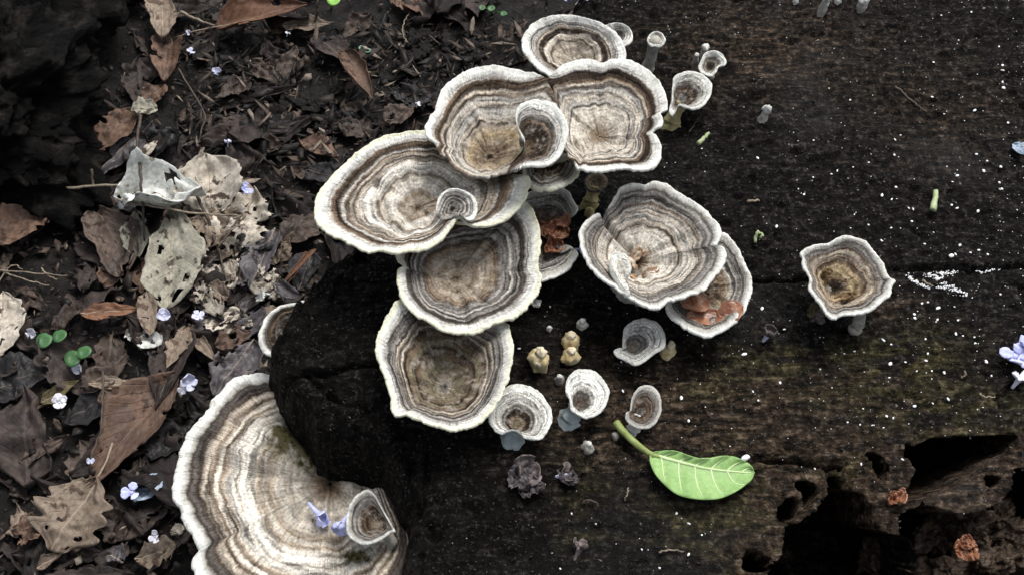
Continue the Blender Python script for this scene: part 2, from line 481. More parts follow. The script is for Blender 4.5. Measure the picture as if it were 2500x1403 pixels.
# rounded rim and side
side = np.where(D > 0, -.036*np.clip(1-D/.011, 0, 1)**2.2, -.036 - .075*smooth(0, .006, -D))
H = H + side + np.where(D < .03, smooth(.03, .012, D)*(.004*fbm(X*80, Y*80, 0, 4, 61)-.004*smooth(.1, .4, fbm(X*210, Y*70, 0, 2, 62))), 0)
H = np.maximum(H, -.012)
keep = D > -.012
idx = -np.ones(X.size, np.int64); idx[keep.ravel()] = np.arange(keep.sum())
fa = grid_faces(*X.shape); fa = fa[keep.ravel()[fa].all(1)]
def gauss(cx, cy, rx, ry, s=1.0):
    return s*np.exp(-(((wpx-cx)/rx)**2+((wpy-cy)/ry)**2))
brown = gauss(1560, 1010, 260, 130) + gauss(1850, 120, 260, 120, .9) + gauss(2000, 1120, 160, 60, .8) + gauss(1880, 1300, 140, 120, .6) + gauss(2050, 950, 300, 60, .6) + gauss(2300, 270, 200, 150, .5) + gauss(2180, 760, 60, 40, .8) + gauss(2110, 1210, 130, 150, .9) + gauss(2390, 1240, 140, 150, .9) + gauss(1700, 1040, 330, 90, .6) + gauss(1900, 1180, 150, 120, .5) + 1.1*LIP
oliv = gauss(1900, 880, 220, 45, .9) + gauss(2250, 985, 260, 40, 1.0) + gauss(1750, 1250, 140, 160, .8) + gauss(2250, 860, 150, 60, .7) + gauss(1690, 950, 120, 40, .5) + gauss(2330, 1060, 160, 18, 1.2) + gauss(1420, 1260, 60, 200, .35) + gauss(2080, 1150, 100, 50, .6) + gauss(2200, 900, 80, 40, .7)
dry = smooth(1350, 2000, wpx)*.75 + gauss(2300, 1250, 300, 200, .25)  # wood tone lighter towards the right and about the lower right hollow
hts = H.ravel()[keep.ravel()]
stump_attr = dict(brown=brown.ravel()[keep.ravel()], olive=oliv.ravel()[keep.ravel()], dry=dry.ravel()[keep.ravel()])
t = NT("wet_rotten_wood"); g = t.obj()
gs = t.scale(g, (1, 2.6, 1.5))
n1 = t.noise(gs, 42, 6, .62); n3 = t.noise(t.scale(g, (1, 5, 1.5)), 60, 5, .65)
n2 = t.math('ADD', t.math('MULTIPLY', t.noise(g, 260, 6, .68), .62), t.math('MULTIPLY', t.noise(t.scale(g, (1, 6, 2)), 70, 5, .65), .38))
base = t.ramp(n2, [(.39, (.0018, .0017, .0015)), (.52, (.0056, .0050, .0044)), (.67, (.030, .026, .022))])
lite = t.ramp(n2, [(.40, (.0020, .0018, .0017)), (.52, (.0095, .0083, .0074)), (.66, (.052, .045, .039))])
c = t.mix(t.math('MULTIPLY', t.attr("dry"), 1.0), base, lite)
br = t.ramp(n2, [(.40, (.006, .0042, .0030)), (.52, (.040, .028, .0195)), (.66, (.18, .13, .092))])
ol = t.ramp(n2, [(.40, (.006, .0053, .0025)), (.52, (.042, .036, .016)), (.66, (.19, .16, .078))])
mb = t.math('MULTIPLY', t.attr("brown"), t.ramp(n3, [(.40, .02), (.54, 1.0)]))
mo = t.math('MULTIPLY', t.attr("olive"), t.ramp(n1, [(.44, .02), (.56, 1.0)]))
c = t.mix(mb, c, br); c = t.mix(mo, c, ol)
wet = t.ramp(t.noise(g, 520, 3, .6), [(.60, 0.0), (.70, 1.0)])
sheen = t.ramp(t.noise(g, 14, 2), [(.52, 0.0), (.70, 1.0)])
rg = t.ramp(wet, [(0, .62), (1, .16)])
spc = t.math('ADD', t.math('MULTIPLY', wet, .50), t.math('ADD', .045, t.math('MULTIPLY', sheen, .10)))
hh = t.math('ADD', t.math('MULTIPLY', n2, .7), t.math('MULTIPLY', t.noise(g, 800, 4, .6), .5))
t.p(Base_Color=c, Roughness=rg, Specular_IOR_Level=spc, Normal=t.bump(hh, 1.0, .0036))
M_wood = t.m
stump = empty("tree_stump", (0.18, 0, 0))
# far cavity walls slanted back along the view, shaped to keep the openings dark
under_y = .62*np.clip(ZT-.012-H, 0, .09)*CAV*smooth(.0, .02, D)
vv = np.stack([SX, SY+under_y, H], -1).reshape(-1, 3)[keep.ravel()] - np.array([.18, 0, 0])
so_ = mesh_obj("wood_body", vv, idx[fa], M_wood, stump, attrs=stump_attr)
tag(stump, "blackened wet rotten tree stump with a cracked flat top and hollowed cavities", "stump")

def stump_z(x, y):
    ix = np.clip(np.round((np.asarray(x)-sx[0])/.00118).astype(int), 0, len(sx)-1)
    iy = np.clip(np.round((np.asarray(y)-sy[0])/.00118).astype(int), 0, len(sy)-1)
    return H[iy, ix]

def edge_d(x, y):
    """signed distance to the stump's edge (positive inside)"""
    if not (sx[0] < x < sx[-1] and sy[0] < y < sy[-1]): return -1.0
    return D[int((y-sy[0])/.00118), int((x-sx[0])/.00118)]

def surf(px, py, guess=ZT):
    """point of the stump's surface seen at a photo pixel"""
    z = guess
    for _ in range(4):
        p = P(px, py, z); z = float(stump_z(p[0], p[1]))
    return np.array([p[0], p[1], z])

def gsurf(px, py):
    z = 0.0
    for _ in range(3):
        p = P(px, py, z); z = float(ground_h(p[0], p[1]))
    return np.array([p[0], p[1], z])

def leaf_geo(L, W, kind="ovate", nu=44, nv=20, bend=0.0, cup=.2, fold=.1, curl=0.0, wave=.15, tatter=0.18, seed=0, roll=0.0):
    """blade along +X; returns verts, faces, (u,v) and the midrib line"""
    u = np.linspace(0, 1, nu+1)
    if kind == "ovate": w = np.sin(math.pi*u**.82)**.75
    elif kind == "lance": w = np.sin(math.pi*u**.7)**1.0
    elif kind == "round": w = np.sin(math.pi*np.clip(u*.96+.02, 0, 1))**.5
    elif kind == "obov": w = np.sin(math.pi*u**1.35)**.7
    elif kind == "oak": w = np.sin(math.pi*u**1.25)**.6*(1+.22*np.sin(u*26)*smooth(.15, .4, u))
    else: w = np.ones_like(u)*(.75+.25*np.sin(math.pi*u))
    w = np.maximum(w, .03)
    v = np.linspace(-1, 1, nv+1)
    U, Vv = np.meshgrid(u, v, indexing='ij')
    Wd = np.repeat(w[:, None], nv+1, 1)
    Wd = Wd*(1+.30*np.sign(Vv)*vnoise(U*1.7, seed*.9, 0, 440))*(1+(.16+.45*tatter)*fbm(U*9, np.sign(Vv)*3.3, seed, 3, 400+seed)*np.abs(Vv))
    x = U*L; y = Vv*Wd*W/2 + bend*L*4*U*(1-U)*.5
    z = cup*W*(Vv*Wd)**2*.5 + fold*W*np.abs(Vv*Wd)*.5 + wave*W*fbm(U*3.2, Vv*1.6, seed*2.3, 3, 410+seed) + .9*wave*W*(np.abs(fbm(U*4.1+3, Vv*1.9, seed*1.3, 2, 415+seed))-.3)
    if roll:       # edges roll inwards
        a = Vv*roll; rr = Wd*W/2/max(roll, .01)
        y = rr*np.sin(a) + bend*L*2*U*(1-U); z = rr*(1-np.cos(a)) + wave*W*fbm(U*3.2, Vv*1.6, seed*2.3, 3, 410+seed)*.6
    if curl:       # bend along the length
        a = curl*(U-.5); R_ = L/curl
        z0 = z.copy(); x = L/2 + (R_-z0)*np.sin(a); z = R_-(R_-z0)*np.cos(a)
    V = np.stack([x, y, z], -1).reshape(-1, 3)
    f = grid_faces(nu+1, nv+1)[:, ::-1]
    uv = np.stack([U, Vv, np.full_like(U, seed)], -1).reshape(-1, 3)
    hn = fbm(U*6*L/.05, Vv*1.6*W/.02, seed*3.1, 3, 420+seed)
    bite = fbm(U*4.5*L/.05, Vv*1.1*W/.02, seed*1.7+9, 3, 430+seed) + .42*np.maximum(np.abs(Vv), np.abs(2*U-1)**1.5) - .20
    hole = ((hn > (.70-.60*tatter)) & (tatter > .25)) | ((bite > (.52-.55*tatter)) & (tatter > .02))
    hole &= np.abs(Vv) > .1
    f = f[~hole.ravel()[f].all(1)]
    mid = nv//2
    return V, f, uv, V.reshape(nu+1, nv+1, 3)[:, mid]

def add_solid(o, th=.0003):
    m = o.modifiers.new("thickness", 'SOLIDIFY'); m.thickness = th; m.offset = 0
    return o

# ------------------------------------------------------------------ bracket fungi
NT_TOP = 64
def cap_parts(parent, reg, outline, center, zr, depth, ramp, N=256, th=.0018, pw=1.35, ruffle=.0012, wob=.03, seed=0,
              creases=(), margin_t=.915, name_cap="cap", name_margin="pale_margin", under=True, roundness=.70, scallop=1.0, lines=True, algae=()):
    """one cap from its rim line: rings run from the rim down to the low centre; rim, top and underside are separate meshes"""
    rows = []
    for q in outline:
        x, y = Z(reg, q[0], q[1]); rows.append((x, y, q[2] if len(q) > 2 else 1.0, q[3] if len(q) > 3 else 0.0))
    o = closed_spline(np.array(rows), N)
    k = np.arange(N)/N*2*math.pi
    ck, sk = np.cos(k), np.sin(k)
    zrim = zr + o[:, 3] + ruffle*fbm(ck*2.2, sk*2.2, seed*1.7, 2, 70+seed)
    rim = P(o[:, 0], o[:, 1], zrim)
    cx, cy = Z(reg, *center)
    c = P(cx, cy, zr-depth)
    rv = rim[:, :2]-c[:2]
    ln = np.linalg.norm(rv, axis=1)
    R = np.median(ln)
    sc = (1 + scallop*(.010*fbm(ck*R*900, sk*R*900, seed, 2, 80+seed) + .020*fbm(ck*R*330, sk*R*330, seed, 2, 90+seed))*min(1.0, .03/R*1.0))
    rim[:, :2] = c[:2] + rv*sc[:, None]
    rv = rim[:, :2]-c[:2]; ln = np.linalg.norm(rv, axis=1, keepdims=True)
    dirn = rv/ln
    kw_ = max(3, N//14); ker = np.hanning(2*kw_+3)[1:-1]; ker /= ker.sum()
    lns = np.convolve(np.concatenate([ln[-kw_:, 0], ln[:, 0], ln[:kw_, 0]]), ker, 'valid')[:, None]
    ms = np.convolve(np.concatenate([o[-kw_:, 2], o[:, 2], o[:kw_, 2]]), ker, 'valid')
    nt = NT_TOP if R > .012 else 34
    ts = np.concatenate([[0.012], np.linspace(.03, 1, nt)])
    V, ZN, PO, AL = [], [], [], []
    for t_ in ts:
        w = 1-roundness*(1-t_)**1.2
        le = lns + (ln-lns)*(.15+.85*t_**3)
        r = t_*(w*le + (1-w)*R*.82)
        xy = c[:2] + dirn*r
        z = c[2] + (zrim-c[2])*(t_**pw)
        z = z + .0015*(R/.03)*math.sin(math.pi*t_)*fbm(ck*3+t_, sk*3, t_*2+seed, 2, 100+seed)*2
        if lines:
            z = z + .00016*np.sin(t_*46 + 2.2*fbm(ck*2, sk*2, t_*3, 2, 110+seed))
        z = z + .00022*fbm(xy[:, 0]*700, xy[:, 1]*700, seed, 2, 120)
        z = z + .00035*(R/.03)*t_*fbm(ck*16, sk*16, t_*1.2, 2, 125+seed)
        z = z - .0007*smooth(.93, 1.0, t_)
        p3 = np.column_stack([xy, z])
        for line, cw, cd in creases:
            pr = project(p3); d = ldist(pr[:, 0], pr[:, 1], [Z(reg, *q) for q in line])
            p3[:, 2] -= cd*np.exp(-(d/cw)**2)
        V.append(p3)
        ZN.append(t_*(ms + (o[:, 2]-ms)*t_**4))
        al = np.zeros(N)
        for ax_, ay_, rx_, ry_ in algae:
            pr = project(p3); x0, y0 = Z(reg, ax_, ay_); k_ = REG[reg][2]
            al = np.maximum(al, np.exp(-((pr[:, 0]-x0)/(rx_/k_))**2-((pr[:, 1]-y0)/(ry_/k_))**2))
        AL.append(al)
        PO.append(np.column_stack([ck*12*(R/.03)**.5, sk*12*(R/.03)**.5, np.full(N, t_*4)]))
    ntop = len(V)
    last = V[-1]
    out = np.column_stack([dirn, np.zeros(N)])
    thv = th*(1+.25*fbm(ck*R*500, sk*R*500, 3, 2, 130+seed))
    for a in np.linspace(0, math.pi, 7)[1:]:
        V.append(last + out*(thv*.5*math.sin(a))[:, None] + np.array([0, 0, 1])*(thv*.5*(math.cos(a)-1))[:, None])
        ZN.append(o[:, 2]*1.0); PO.append(PO[ntop-1])
    nrim = len(V)
    uts = np.linspace(.96, .10, 18)
    for t_ in uts:
        i = np.interp(t_, ts, np.arange(ntop)); i0 = int(i); f = i-i0
        base = V[i0]*(1-f)+V[min(i0+1, ntop-1)]*f
        V.append(base - np.array([0, 0, 1])*(th*(1+.9*(1-t_))))
        ZN.append(o[:, 2]*t_); PO.append(PO[i0])
    A = np.stack(V)                                   # rings x N x 3
    dth = np.roll(A, -1, 1)-np.roll(A, 1, 1); dr = np.gradient(A, axis=0)
    nrm = np.cross(dr, dth); nl = np.linalg.norm(nrm, axis=2, keepdims=True); nrm = nrm/np.maximum(nl, 1e-12)
    if nrm[ntop//2, :, 2].mean() < 0: nrm = -nrm; flip = True
    else: flip = False
    nrm[0] = [0, 0, 1]
    ZN, PO = np.stack(ZN), np.stack(PO)
    AL = np.vstack([np.stack(AL), np.zeros((len(V)-len(AL), N))])
    loc = np.array(parent.location) if parent is not None else 0
    # orientation of the rim line decides the winding
    def part(name, r0, r1, mat, close0=False, close1=False, par=parent):
        n = r1-r0+1
        vs_ = A[r0:r1+1].reshape(-1, 3)-loc
        i = np.arange(n*N).reshape(n, N); j = np.roll(i, -1, 1)
        f = np.stack([i[:-1], i[1:], j[1:], j[:-1]], -1).reshape(-1, 4)
        if flip: f = f[:, ::-1]
        f = [tuple(q) for q in f]
        if close0: f.append(tuple(i[0][::-1]) if not flip else tuple(i[0]))
        if close1: f.append(tuple(i[-1]) if not flip else tuple(i[-1][::-1]))
        return mesh_obj(name, vs_, f, mat, par, attrs=dict(algae=AL[r0:r1+1].ravel(), zone=ZN[r0:r1+1].ravel(), pol=PO[r0:r1+1].reshape(-1, 3)), normals=nrm[r0:r1+1].reshape(-1, 3))
    mat = cap_material("fungus_zones", ramp, wob)
    im = int(np.searchsorted(ts, margin_t))
    a = part(name_cap, 0, im, mat, close0=True)
    b = part(name_margin, im, nrim+1, mat, par=a)
    if under: part("pore_surface", nrim+1, len(V)-1, M_under, close1=True, par=a)
    return c, R

def stalk(parent, top, foot, r0, r1, mat=M_stalk, name="stalk", seed=0, bend=(0, 0, 0)):
    top, foot = np.asarray(top, float), np.asarray(foot, float)
    mid = (top+foot)/2 + np.asarray(bend)
    pts = spline([foot-[0, 0, .003], foot+(mid-foot)*.15, mid, top], 12)
    s = np.linspace(0, 1, 12)
    rad = r1*(1-s)**2*1.0 + r0*(.75 + .25*s) + r0*.5*smooth(.7, 1, s)
    v, f = tube_geo(pts, rad, 14, True, seed, .18)
    return mesh_obj(name, v-np.array(parent.location), f, mat, parent)

def flakes(e, reg, items, z, mat):
    """torn bits of flesh standing round a cap's hollow centre"""
    for i, (x, y, L_, W_, a, up) in enumerate(items):
        V, f, uv, mid = leaf_geo(L_, W_, 'round', 14, 8, cup=.5, fold=.2, wave=.3, tatter=.3, seed=300+i+int(x) % 50)
        Rr = np.array(Euler((.2, -up, a)).to_matrix())
        p = P(*Z(reg, x, y), z)
        o = mesh_obj("torn_flesh", V@Rr.T + p - np.array(e.location), f, mat, e, attrs=dict(leaf=uv)); add_solid(o, .0006)

M_crust = simple_mat("brown_crust", [(.3, (.06, .038, .02)), (.55, (.18, .12, .065)), (.75, (.42, .33, .20))], 260, .85, .1)
FG = "zoned bracket fungi growing on the stump"
def fungus(label, reg, outline, center, h, depth, ramp, foot=None, st=(.004, .005), stmat=None, group=FG, name="bracket_fungus", z_abs=None, **kw):
    zr = (ZT + h) if z_abs is None else z_abs
    cx, cy = Z(reg, *center)
    c = P(cx, cy, zr-depth)
    fz = float(stump_z(c[0], c[1]))
    ft = np.array([c[0], c[1], fz]) if foot is None else foot
    e = empty(name, ft)
    c, R = cap_parts(e, reg, outline, center, zr, depth, ramp, **kw)
    if st is not None:
        stalk(e, c-[0, 0, .0012], ft, st[0], st[1], stmat or M_stalk, seed=int(abs(cx)) % 97)
    tag(e, label, "fungus", group)
    return e

R_A = "0:l .20:T .42:T .47:D .50:T .58:l .62:D .70:D .735:T .755:B .78:L .83:G .87:w .91:W 1:W"
R_B = "0:K .03:D .07:b .12:B .20:b .34:y .42:T .455:D .48:T .56:L .60:G .64:T .69:L .73:B .76:T .80:D .84:B .865:L .89:w .915:W 1:W"
R_C = "0:b .10:b .16:T .30:l .46:l .485:D .51:L .60:T .66:L .70:D .73:T .765:B .80:D .835:D .86:L .89:w .92:W 1:W"
R_D = "0:D .05:b .12:T .22:b .28:S .42:l .46:B .49:L .58:S .64:T .68:D .70:T .745:B .77:L .80:D .835:B .86:L .89:w .915:W .96:c 1:c"
R_H = "0:D .05:b .14:T .24:b .34:T .46:b .52:B .56:d .60:G .66:d .69:L .72:d .76:G .79:D .83:d .855:L .89:w .92:W .97:c 1:c"
R_I = "0:K .05:G .10:T .18:O .30:O .42:B .46:D .50:O .58:B .62:D .66:T .69:D .725:T .75:D .78:G .82:d .86:L .89:w .92:W .97:c 1:c"
R_K = "0:D .06:B .12:b .22:l .40:S .50:l .53:D .555:T .64:L .70:T .73:L .77:B .80:G .83:d .86:G .885:d .91:L .94:w .97:W 1:W"
R_L = "0:B .3:B .5:b .6:L .66:D .70:L .75:d .80:G .84:d .88:L .93:w .97:W 1:W"
R_M = "0:D .10:D .20:B .30:y .48:y .54:B .58:D .62:b .72:T .78:B .82:G .86:d .89:L .93:w .96:W 1:W"
R_P = "0:K .05:B .10:b .16:T .24:l .30:T .36:l .44:b .47:l .50:b .53:l .58:S .63:l .67:L .70:T .725:B .75:l .785:B .81:T .84:D .87:d .89:D .91:L .93:w .95:W 1:W"
R_s = "0:T .12:b .26:G .36:d .42:G .48:d .54:L .64:w .72:L .80:w .90:W 1:W"

# cap behind, highest in the group
fungus("oval zoned bracket with a bold dark brown ring, behind the double cap", 3,
       [(1057, 225), (1060, 180), (1085, 135), (1120, 105), (1180, 80), (1240, 70), (1300, 72), (1360, 85), (1420, 103), (1475, 130), (1515, 165), (1540, 205), (1553, 250), (1550, 290), (1510, 330), (1430, 365), (1330, 385), (1230, 375), (1160, 345), (1110, 305), (1080, 270), (1062, 245)],
       (1300, 300), .036, .016, R_A, seed=1, wob=.022)
fungus("tiny pale bracket peeking out behind the oval cap with the bold dark ring", 3,
       [(1460, 130), (1490, 112), (1530, 110), (1568, 128), (1588, 160), (1585, 195), (1560, 215), (1530, 225), (1490, 200)], (1520, 185), .016, .008, R_s, st=(.002, .003), seed=2, N=128, th=.0014)

# fused double cap with a curled lobe
e = fungus("large double bracket of two fused wavy caps with a curled lobe between them", 3,
       [(1190, 388, .80, -.002), (1120, 362, .94), (1050, 345), (990, 330), (900, 315), (840, 325), (780, 345), (720, 380), (670, 420), (643, 480), (630, 530), (602, 575), (580, 620), (592, 660), (625, 690, .96), (648, 735, .82, -.003), (690, 775, .75, -.004), (740, 822, .74, -.005), (800, 850, .72, -.006), (860, 858, .70, -.006), (920, 850, .66, -.006), (1000, 825, .62, -.007), (1100, 790, .60, -.008), (1190, 720, .62, -.009), (1235, 620, .66, -.008), (1235, 520, .72, -.006), (1215, 445, .78, -.004)],
       (890, 770), .056, .020, R_B, seed=3, wob=.026, st=(.006, .008), creases=[([(735, 710), (790, 740), (850, 830)], 7, .0022), ([(1000, 840), (1060, 760)], 6, .0015)])
cap_parts(e, 3, [(1185, 386, .84, -.002), (1220, 345, .96), (1270, 310), (1330, 290), (1390, 288), (1440, 306), (1480, 291), (1530, 285), (1600, 300), (1660, 335), (1710, 380), (1740, 430), (1755, 490), (1750, 530), (1722, 550), (1735, 580), (1728, 610), (1688, 632), (1712, 660), (1728, 710), (1722, 770), (1690, 810), (1630, 825), (1560, 815), (1500, 820), (1430, 832), (1360, 822), (1318, 795, .9), (1285, 760, .74, -.005), (1262, 700, .68, -.007), (1245, 620, .66, -.008), (1232, 520, .70, -.006), (1205, 440, .78, -.004)],
          (1430, 670), ZT+.056, .015, R_C, seed=4, wob=.026, creases=[([(1330, 800), (1350, 740), (1300, 690)], 7, .003), ([(1680, 635), (1600, 660), (1520, 700)], 9, .002)])
cap_parts(e, 3, [(1066, 684, .9), (1036, 622), (1022, 570), (1034, 522), (1078, 493), (1130, 488), (1190, 502), (1240, 545), (1268, 620), (1257, 695), (1222, 763), (1160, 800), (1090, 800), (1030, 815, .8), (985, 830, .6, -.003), (1000, 795, .5, -.006), (1050, 735, .5, -.006)],
          (1075, 735), ZT+.064, .011, "0:b .15:B .35:D .55:D .62:B .68:d .74:G .80:L .86:w .92:W 1:W", N=160, seed=5, name_cap="curled_lobe", name_margin="lobe_margin", wob=.03)
fungus("small dark throated bracket tucked under the lower edge of the double cap", 3,
       [(1060, 820), (1068, 880), (1110, 910), (1160, 922), (1220, 912), (1280, 885), (1322, 845), (1338, 795), (1300, 760), (1200, 740), (1110, 770)], (1170, 800), .040, .013,
       "0:K .25:D .45:B .55:D .62:G .68:d .74:L .79:d .84:G .89:w .93:W 1:c", N=160, seed=6)

# big left cap
e = fungus("broad kidney shaped cream rimmed bracket with a small curl, overhanging the leaf litter", 3,
       [(590, 640), (520, 640), (450, 650), (395, 658), (330, 690), (250, 740), (190, 790), (130, 850), (80, 910), (50, 970), (42, 1040), (55, 1080), (100, 1130), (170, 1165), (240, 1200), (300, 1225), (370, 1215), (430, 1228), (490, 1218), (550, 1215), (600, 1200), (650, 1170), (684, 1128), (708, 1085), (742, 1056), (770, 1076), (800, 1096), (850, 1102), (920, 1090), (980, 1060), (1030, 1010), (1062, 960), (1083, 900), (1070, 855), (1010, 850, .9, -.008), (900, 850, .8, -.012), (790, 820, .75, -.012), (700, 740, .8, -.010), (640, 672, .9, -.006)],
       (540, 1020), .043, .014, R_D, seed=7, wob=.028, st=(.006, .008), creases=[([(340, 900), (375, 1000), (400, 1100)], 8, .0032), ([(230, 960), (260, 1060), (330, 1130)], 10, .0018), ([(640, 1080), (560, 1110), (480, 1090)], 9, .0015)])
cap_parts(e, 3, [(632, 1035, .8), (640, 985), (664, 942), (700, 921), (745, 923), (790, 942), (818, 975), (826, 1020), (812, 1062), (782, 1070), (748, 1046, .85), (700, 1060, .6, -.003), (655, 1062, .6, -.003)],
          (712, 1022), ZT+.046, .007, "0:K .12:D .25:G .33:D .42:L .50:D .58:L .66:d .74:L .82:G .88:w .93:W 1:W", N=144, seed=8, name_cap="curled_lobe", name_margin="lobe_margin", th=.0014)

fungus("greyish brown bracket with a wide pale rim, middle one of three stacked caps", 4,
       [(240, 428), (250, 470), (276, 490), (250, 512), (243, 560), (255, 620), (285, 680), (330, 725), (400, 765), (450, 800), (530, 818), (600, 818), (660, 800), (730, 762), (820, 740), (870, 690), (915, 640), (935, 580), (936, 530), (920, 472), (938, 400), (930, 310), (910, 240), (882, 196), (850, 178), (790, 200, 1, -.004), (700, 250, .9, -.009), (560, 290, .85, -.012), (420, 330, .85, -.012), (310, 380, .9, -.008)],
       (530, 560), .031, .014, R_H, seed=9, wob=.03, st=(.006, .008), creases=[([(925, 475), (870, 510), (800, 525)], 6, .0020), ([(290, 490), (350, 530), (450, 545)], 7, .0018), ([(500, 550), (520, 620), (600, 640)], 6, .0014)])
fungus("deep olive throated bracket with broad white rim, lowest of three stacked caps", 4,
       [(262, 655), (215, 700), (180, 770), (150, 840), (143, 920), (160, 980), (190, 1050), (210, 1120), (212, 1180), (240, 1225), (290, 1220), (340, 1240), (400, 1265), (470, 1285), (530, 1290), (600, 1275), (660, 1240), (700, 1190), (740, 1130), (770, 1060), (790, 980), (803, 920), (795, 840), (770, 770), (720, 745, 1, -.004), (620, 740, .9, -.008), (500, 720, .85, -.010), (380, 690, .85, -.010), (310, 660, .9, -.006)],
       (475, 1090), .026, .019, R_I, seed=10, wob=.03, st=(.006, .008), creases=[([(390, 980), (420, 1060), (460, 1120)], 7, .0016), ([(280, 1080), (350, 1070), (420, 1110)], 8, .0016)])
# tattered one half hidden between
fungus("tattered small grey bracket strewn with brown scales, half hidden behind the stacked caps", 4,
       [(850, 150), (950, 128), (1040, 118), (1080, 140), (1100, 180), (1122, 212), (1100, 248), (1062, 262, .8, -.002), (1040, 330, .6, -.004), (1030, 420, .75), (1090, 405), (1118, 425), (1110, 460), (1070, 510), (1010, 545), (935, 562), (860, 520), (820, 400), (815, 250)],
       (950, 350), .018, .010, "0:D .3:B .5:B .62:d .72:G .80:G .88:L .95:w 1:W", N=160, seed=11, th=.0014)

# right hand group
e = fungus("big pale funnel bracket with a torn notch and dark central hole beside the stacked caps", 5,
       [(645, 280, .9), (690, 215), (715, 170), (735, 135), (790, 115), (840, 110), (870, 120), (900, 105), (950, 103), (1010, 120), (1060, 155), (1110, 185), (1160, 215), (1210, 255), (1250, 300), (1290, 340), (1305, 385), (1292, 430), (1282, 455), (1320, 470), (1333, 510), (1325, 560), (1300, 600), (1260, 640), (1230, 690), (1190, 720), (1130, 740), (1080, 755), (1020, 765), (985, 790), (950, 815), (900, 805), (860, 790), (800, 760), (740, 720), (690, 680), (640, 650), (590, 600), (550, 550), (520, 480), (510, 400), (530, 340), (570, 300), (612, 276)],
       (830, 560), .036, .017, R_K, seed=12, wob=.026, st=(.006, .009), creases=[([(640, 285), (665, 350), (720, 420), (790, 490)], 6, .0045), ([(800, 570), (815, 630)], 9, .0035), ([(820, 600), (900, 650)], 8, .003)])
cap_parts(e, 5, [(690, 530, .9), (720, 508), (760, 512), (782, 545), (785, 590), (770, 640), (775, 690), (790, 730), (765, 735), (735, 700), (712, 650), (690, 600)],
          (745, 590), ZT+.036, .001, "0:S .5:S .8:W 1:w", N=96, seed=13, th=.0025, name_cap="folded_lobe", name_margin="lobe_margin", pw=2.0)
M_flesh = simple_mat("torn_flesh", [(.3, (.16, .085, .045)), (.5, (.38, .27, .18)), (.7, (.70, .64, .54))], 260, .85, .1)
flakes(e, 5, [(800, 560, .008, .005, .9, .6), (830, 600, .007, .004, 2.3, .5), (860, 640, .009, .004, .3, .3), (900, 600, .006, .004, -.8, .4), (780, 620, .006, .004, 1.7, .5), (850, 530, .006, .003, .2, .7), (930, 640, .007, .003, .6, .2), (840, 660, .006, .003, 2.9, .3)], ZT+.0205, M_flesh)
fungus("darker oval bracket holding orange brown scales, overlapped by the big pale funnel", 5,
       [(1320, 390), (1370, 430), (1410, 490), (1440, 560), (1475, 630), (1482, 700), (1460, 770), (1440, 830), (1400, 880), (1350, 920), (1300, 945), (1240, 970), (1180, 960), (1110, 925), (1060, 885), (1012, 840), (1003, 790), (1040, 700), (1130, 570), (1230, 450)],
       (1210, 720), .023, .012, R_L, seed=14, wob=.03, st=(.005, .007))
e = fungus("lone angular bracket with a yellowish brown hollow centre, standing apart on the stump", 5,
       [(1800, 480), (1850, 460), (1890, 455), (1930, 450), (1970, 425), (2020, 405), (2070, 415), (2130, 435), (2160, 470), (2200, 520), (2235, 560), (2245, 600), (2270, 640), (2300, 660), (2280, 690), (2270, 740), (2230, 770), (2190, 810), (2140, 835), (2060, 845), (2000, 850), (1960, 868), (1920, 850), (1890, 800), (1850, 750), (1820, 700), (1825, 650), (1812, 620), (1790, 580), (1785, 540), (1775, 510)],
       (1960, 700), .026, .014, R_M, seed=15, wob=.05, N=224, st=(.004, .006), creases=[([(1920, 690), (1940, 740)], 12, .003), ([(1990, 800), (2060, 760), (2080, 690)], 6, .002)])
flakes(e, 5, [(1900, 660, .006, .005, 1.2, .6), (1960, 770, .008, .004, .1, .4), (2030, 780, .007, .004, .4, .4), (1960, 660, .006, .003, -.4, .3)], ZT+.0155, M_crust)
pts = spline([P(*Z(5, 2110, 830), ZT+.018), P(*Z(5, 2095, 890), ZT+.010), P(*Z(5, 2080, 935), ZT+.004), P(*Z(5, 2050, 960), ZT+.003)], 10)
v, f = tube_geo(pts, [.0022, .0022, .0024, .0025, .0026, .0028, .0030, .0032, .0030, .0018], 10, True, 4, .3)
mesh_obj("side_shoot", v-np.array(e.location), f, M_stalk, e)

# small fans on the dark lower part of the stump
def small(label, reg, outline, center, h, depth, foot_px, stmat, fr=(.0022, .004), seed=0, ramp=R_s, N=128):
    fx, fy = Z(reg, *foot_px)
    ft = surf(fx, fy)
    return fungus(label, reg, outline, center, h, depth, ramp, foot=ft, st=fr, stmat=stmat, seed=seed, N=N, th=.0013, group="small young fan fungi on the stump", name="fan_fungus", wob=.05, ruffle=.0008)
small("small fan fungus whose narrow pale base points left, beside a cream pointed bud", 6,
      [(745, 240), (750, 200), (790, 165), (850, 152), (900, 170), (930, 205), (943, 250), (935, 290), (900, 310), (870, 330), (840, 355), (800, 372), (760, 350), (720, 332), (700, 310), (712, 296), (742, 300)], (785, 290), .011, .003, (775, 325), M_stalk, seed=16)
small("small fan fungus leaning over a bluish green foot, between two other fans", 6,
      [(470, 520), (465, 480), (480, 430), (510, 405), (560, 398), (610, 415), (640, 450), (668, 500), (660, 550), (640, 590), (600, 620), (550, 628), (510, 605), (490, 585), (488, 550)], (525, 575), .013, .004, (482, 640), M_foot, (.0032, .006), seed=17, ramp="0:G .10:B .30:d .42:d .48:L .56:w .66:W 1:W")
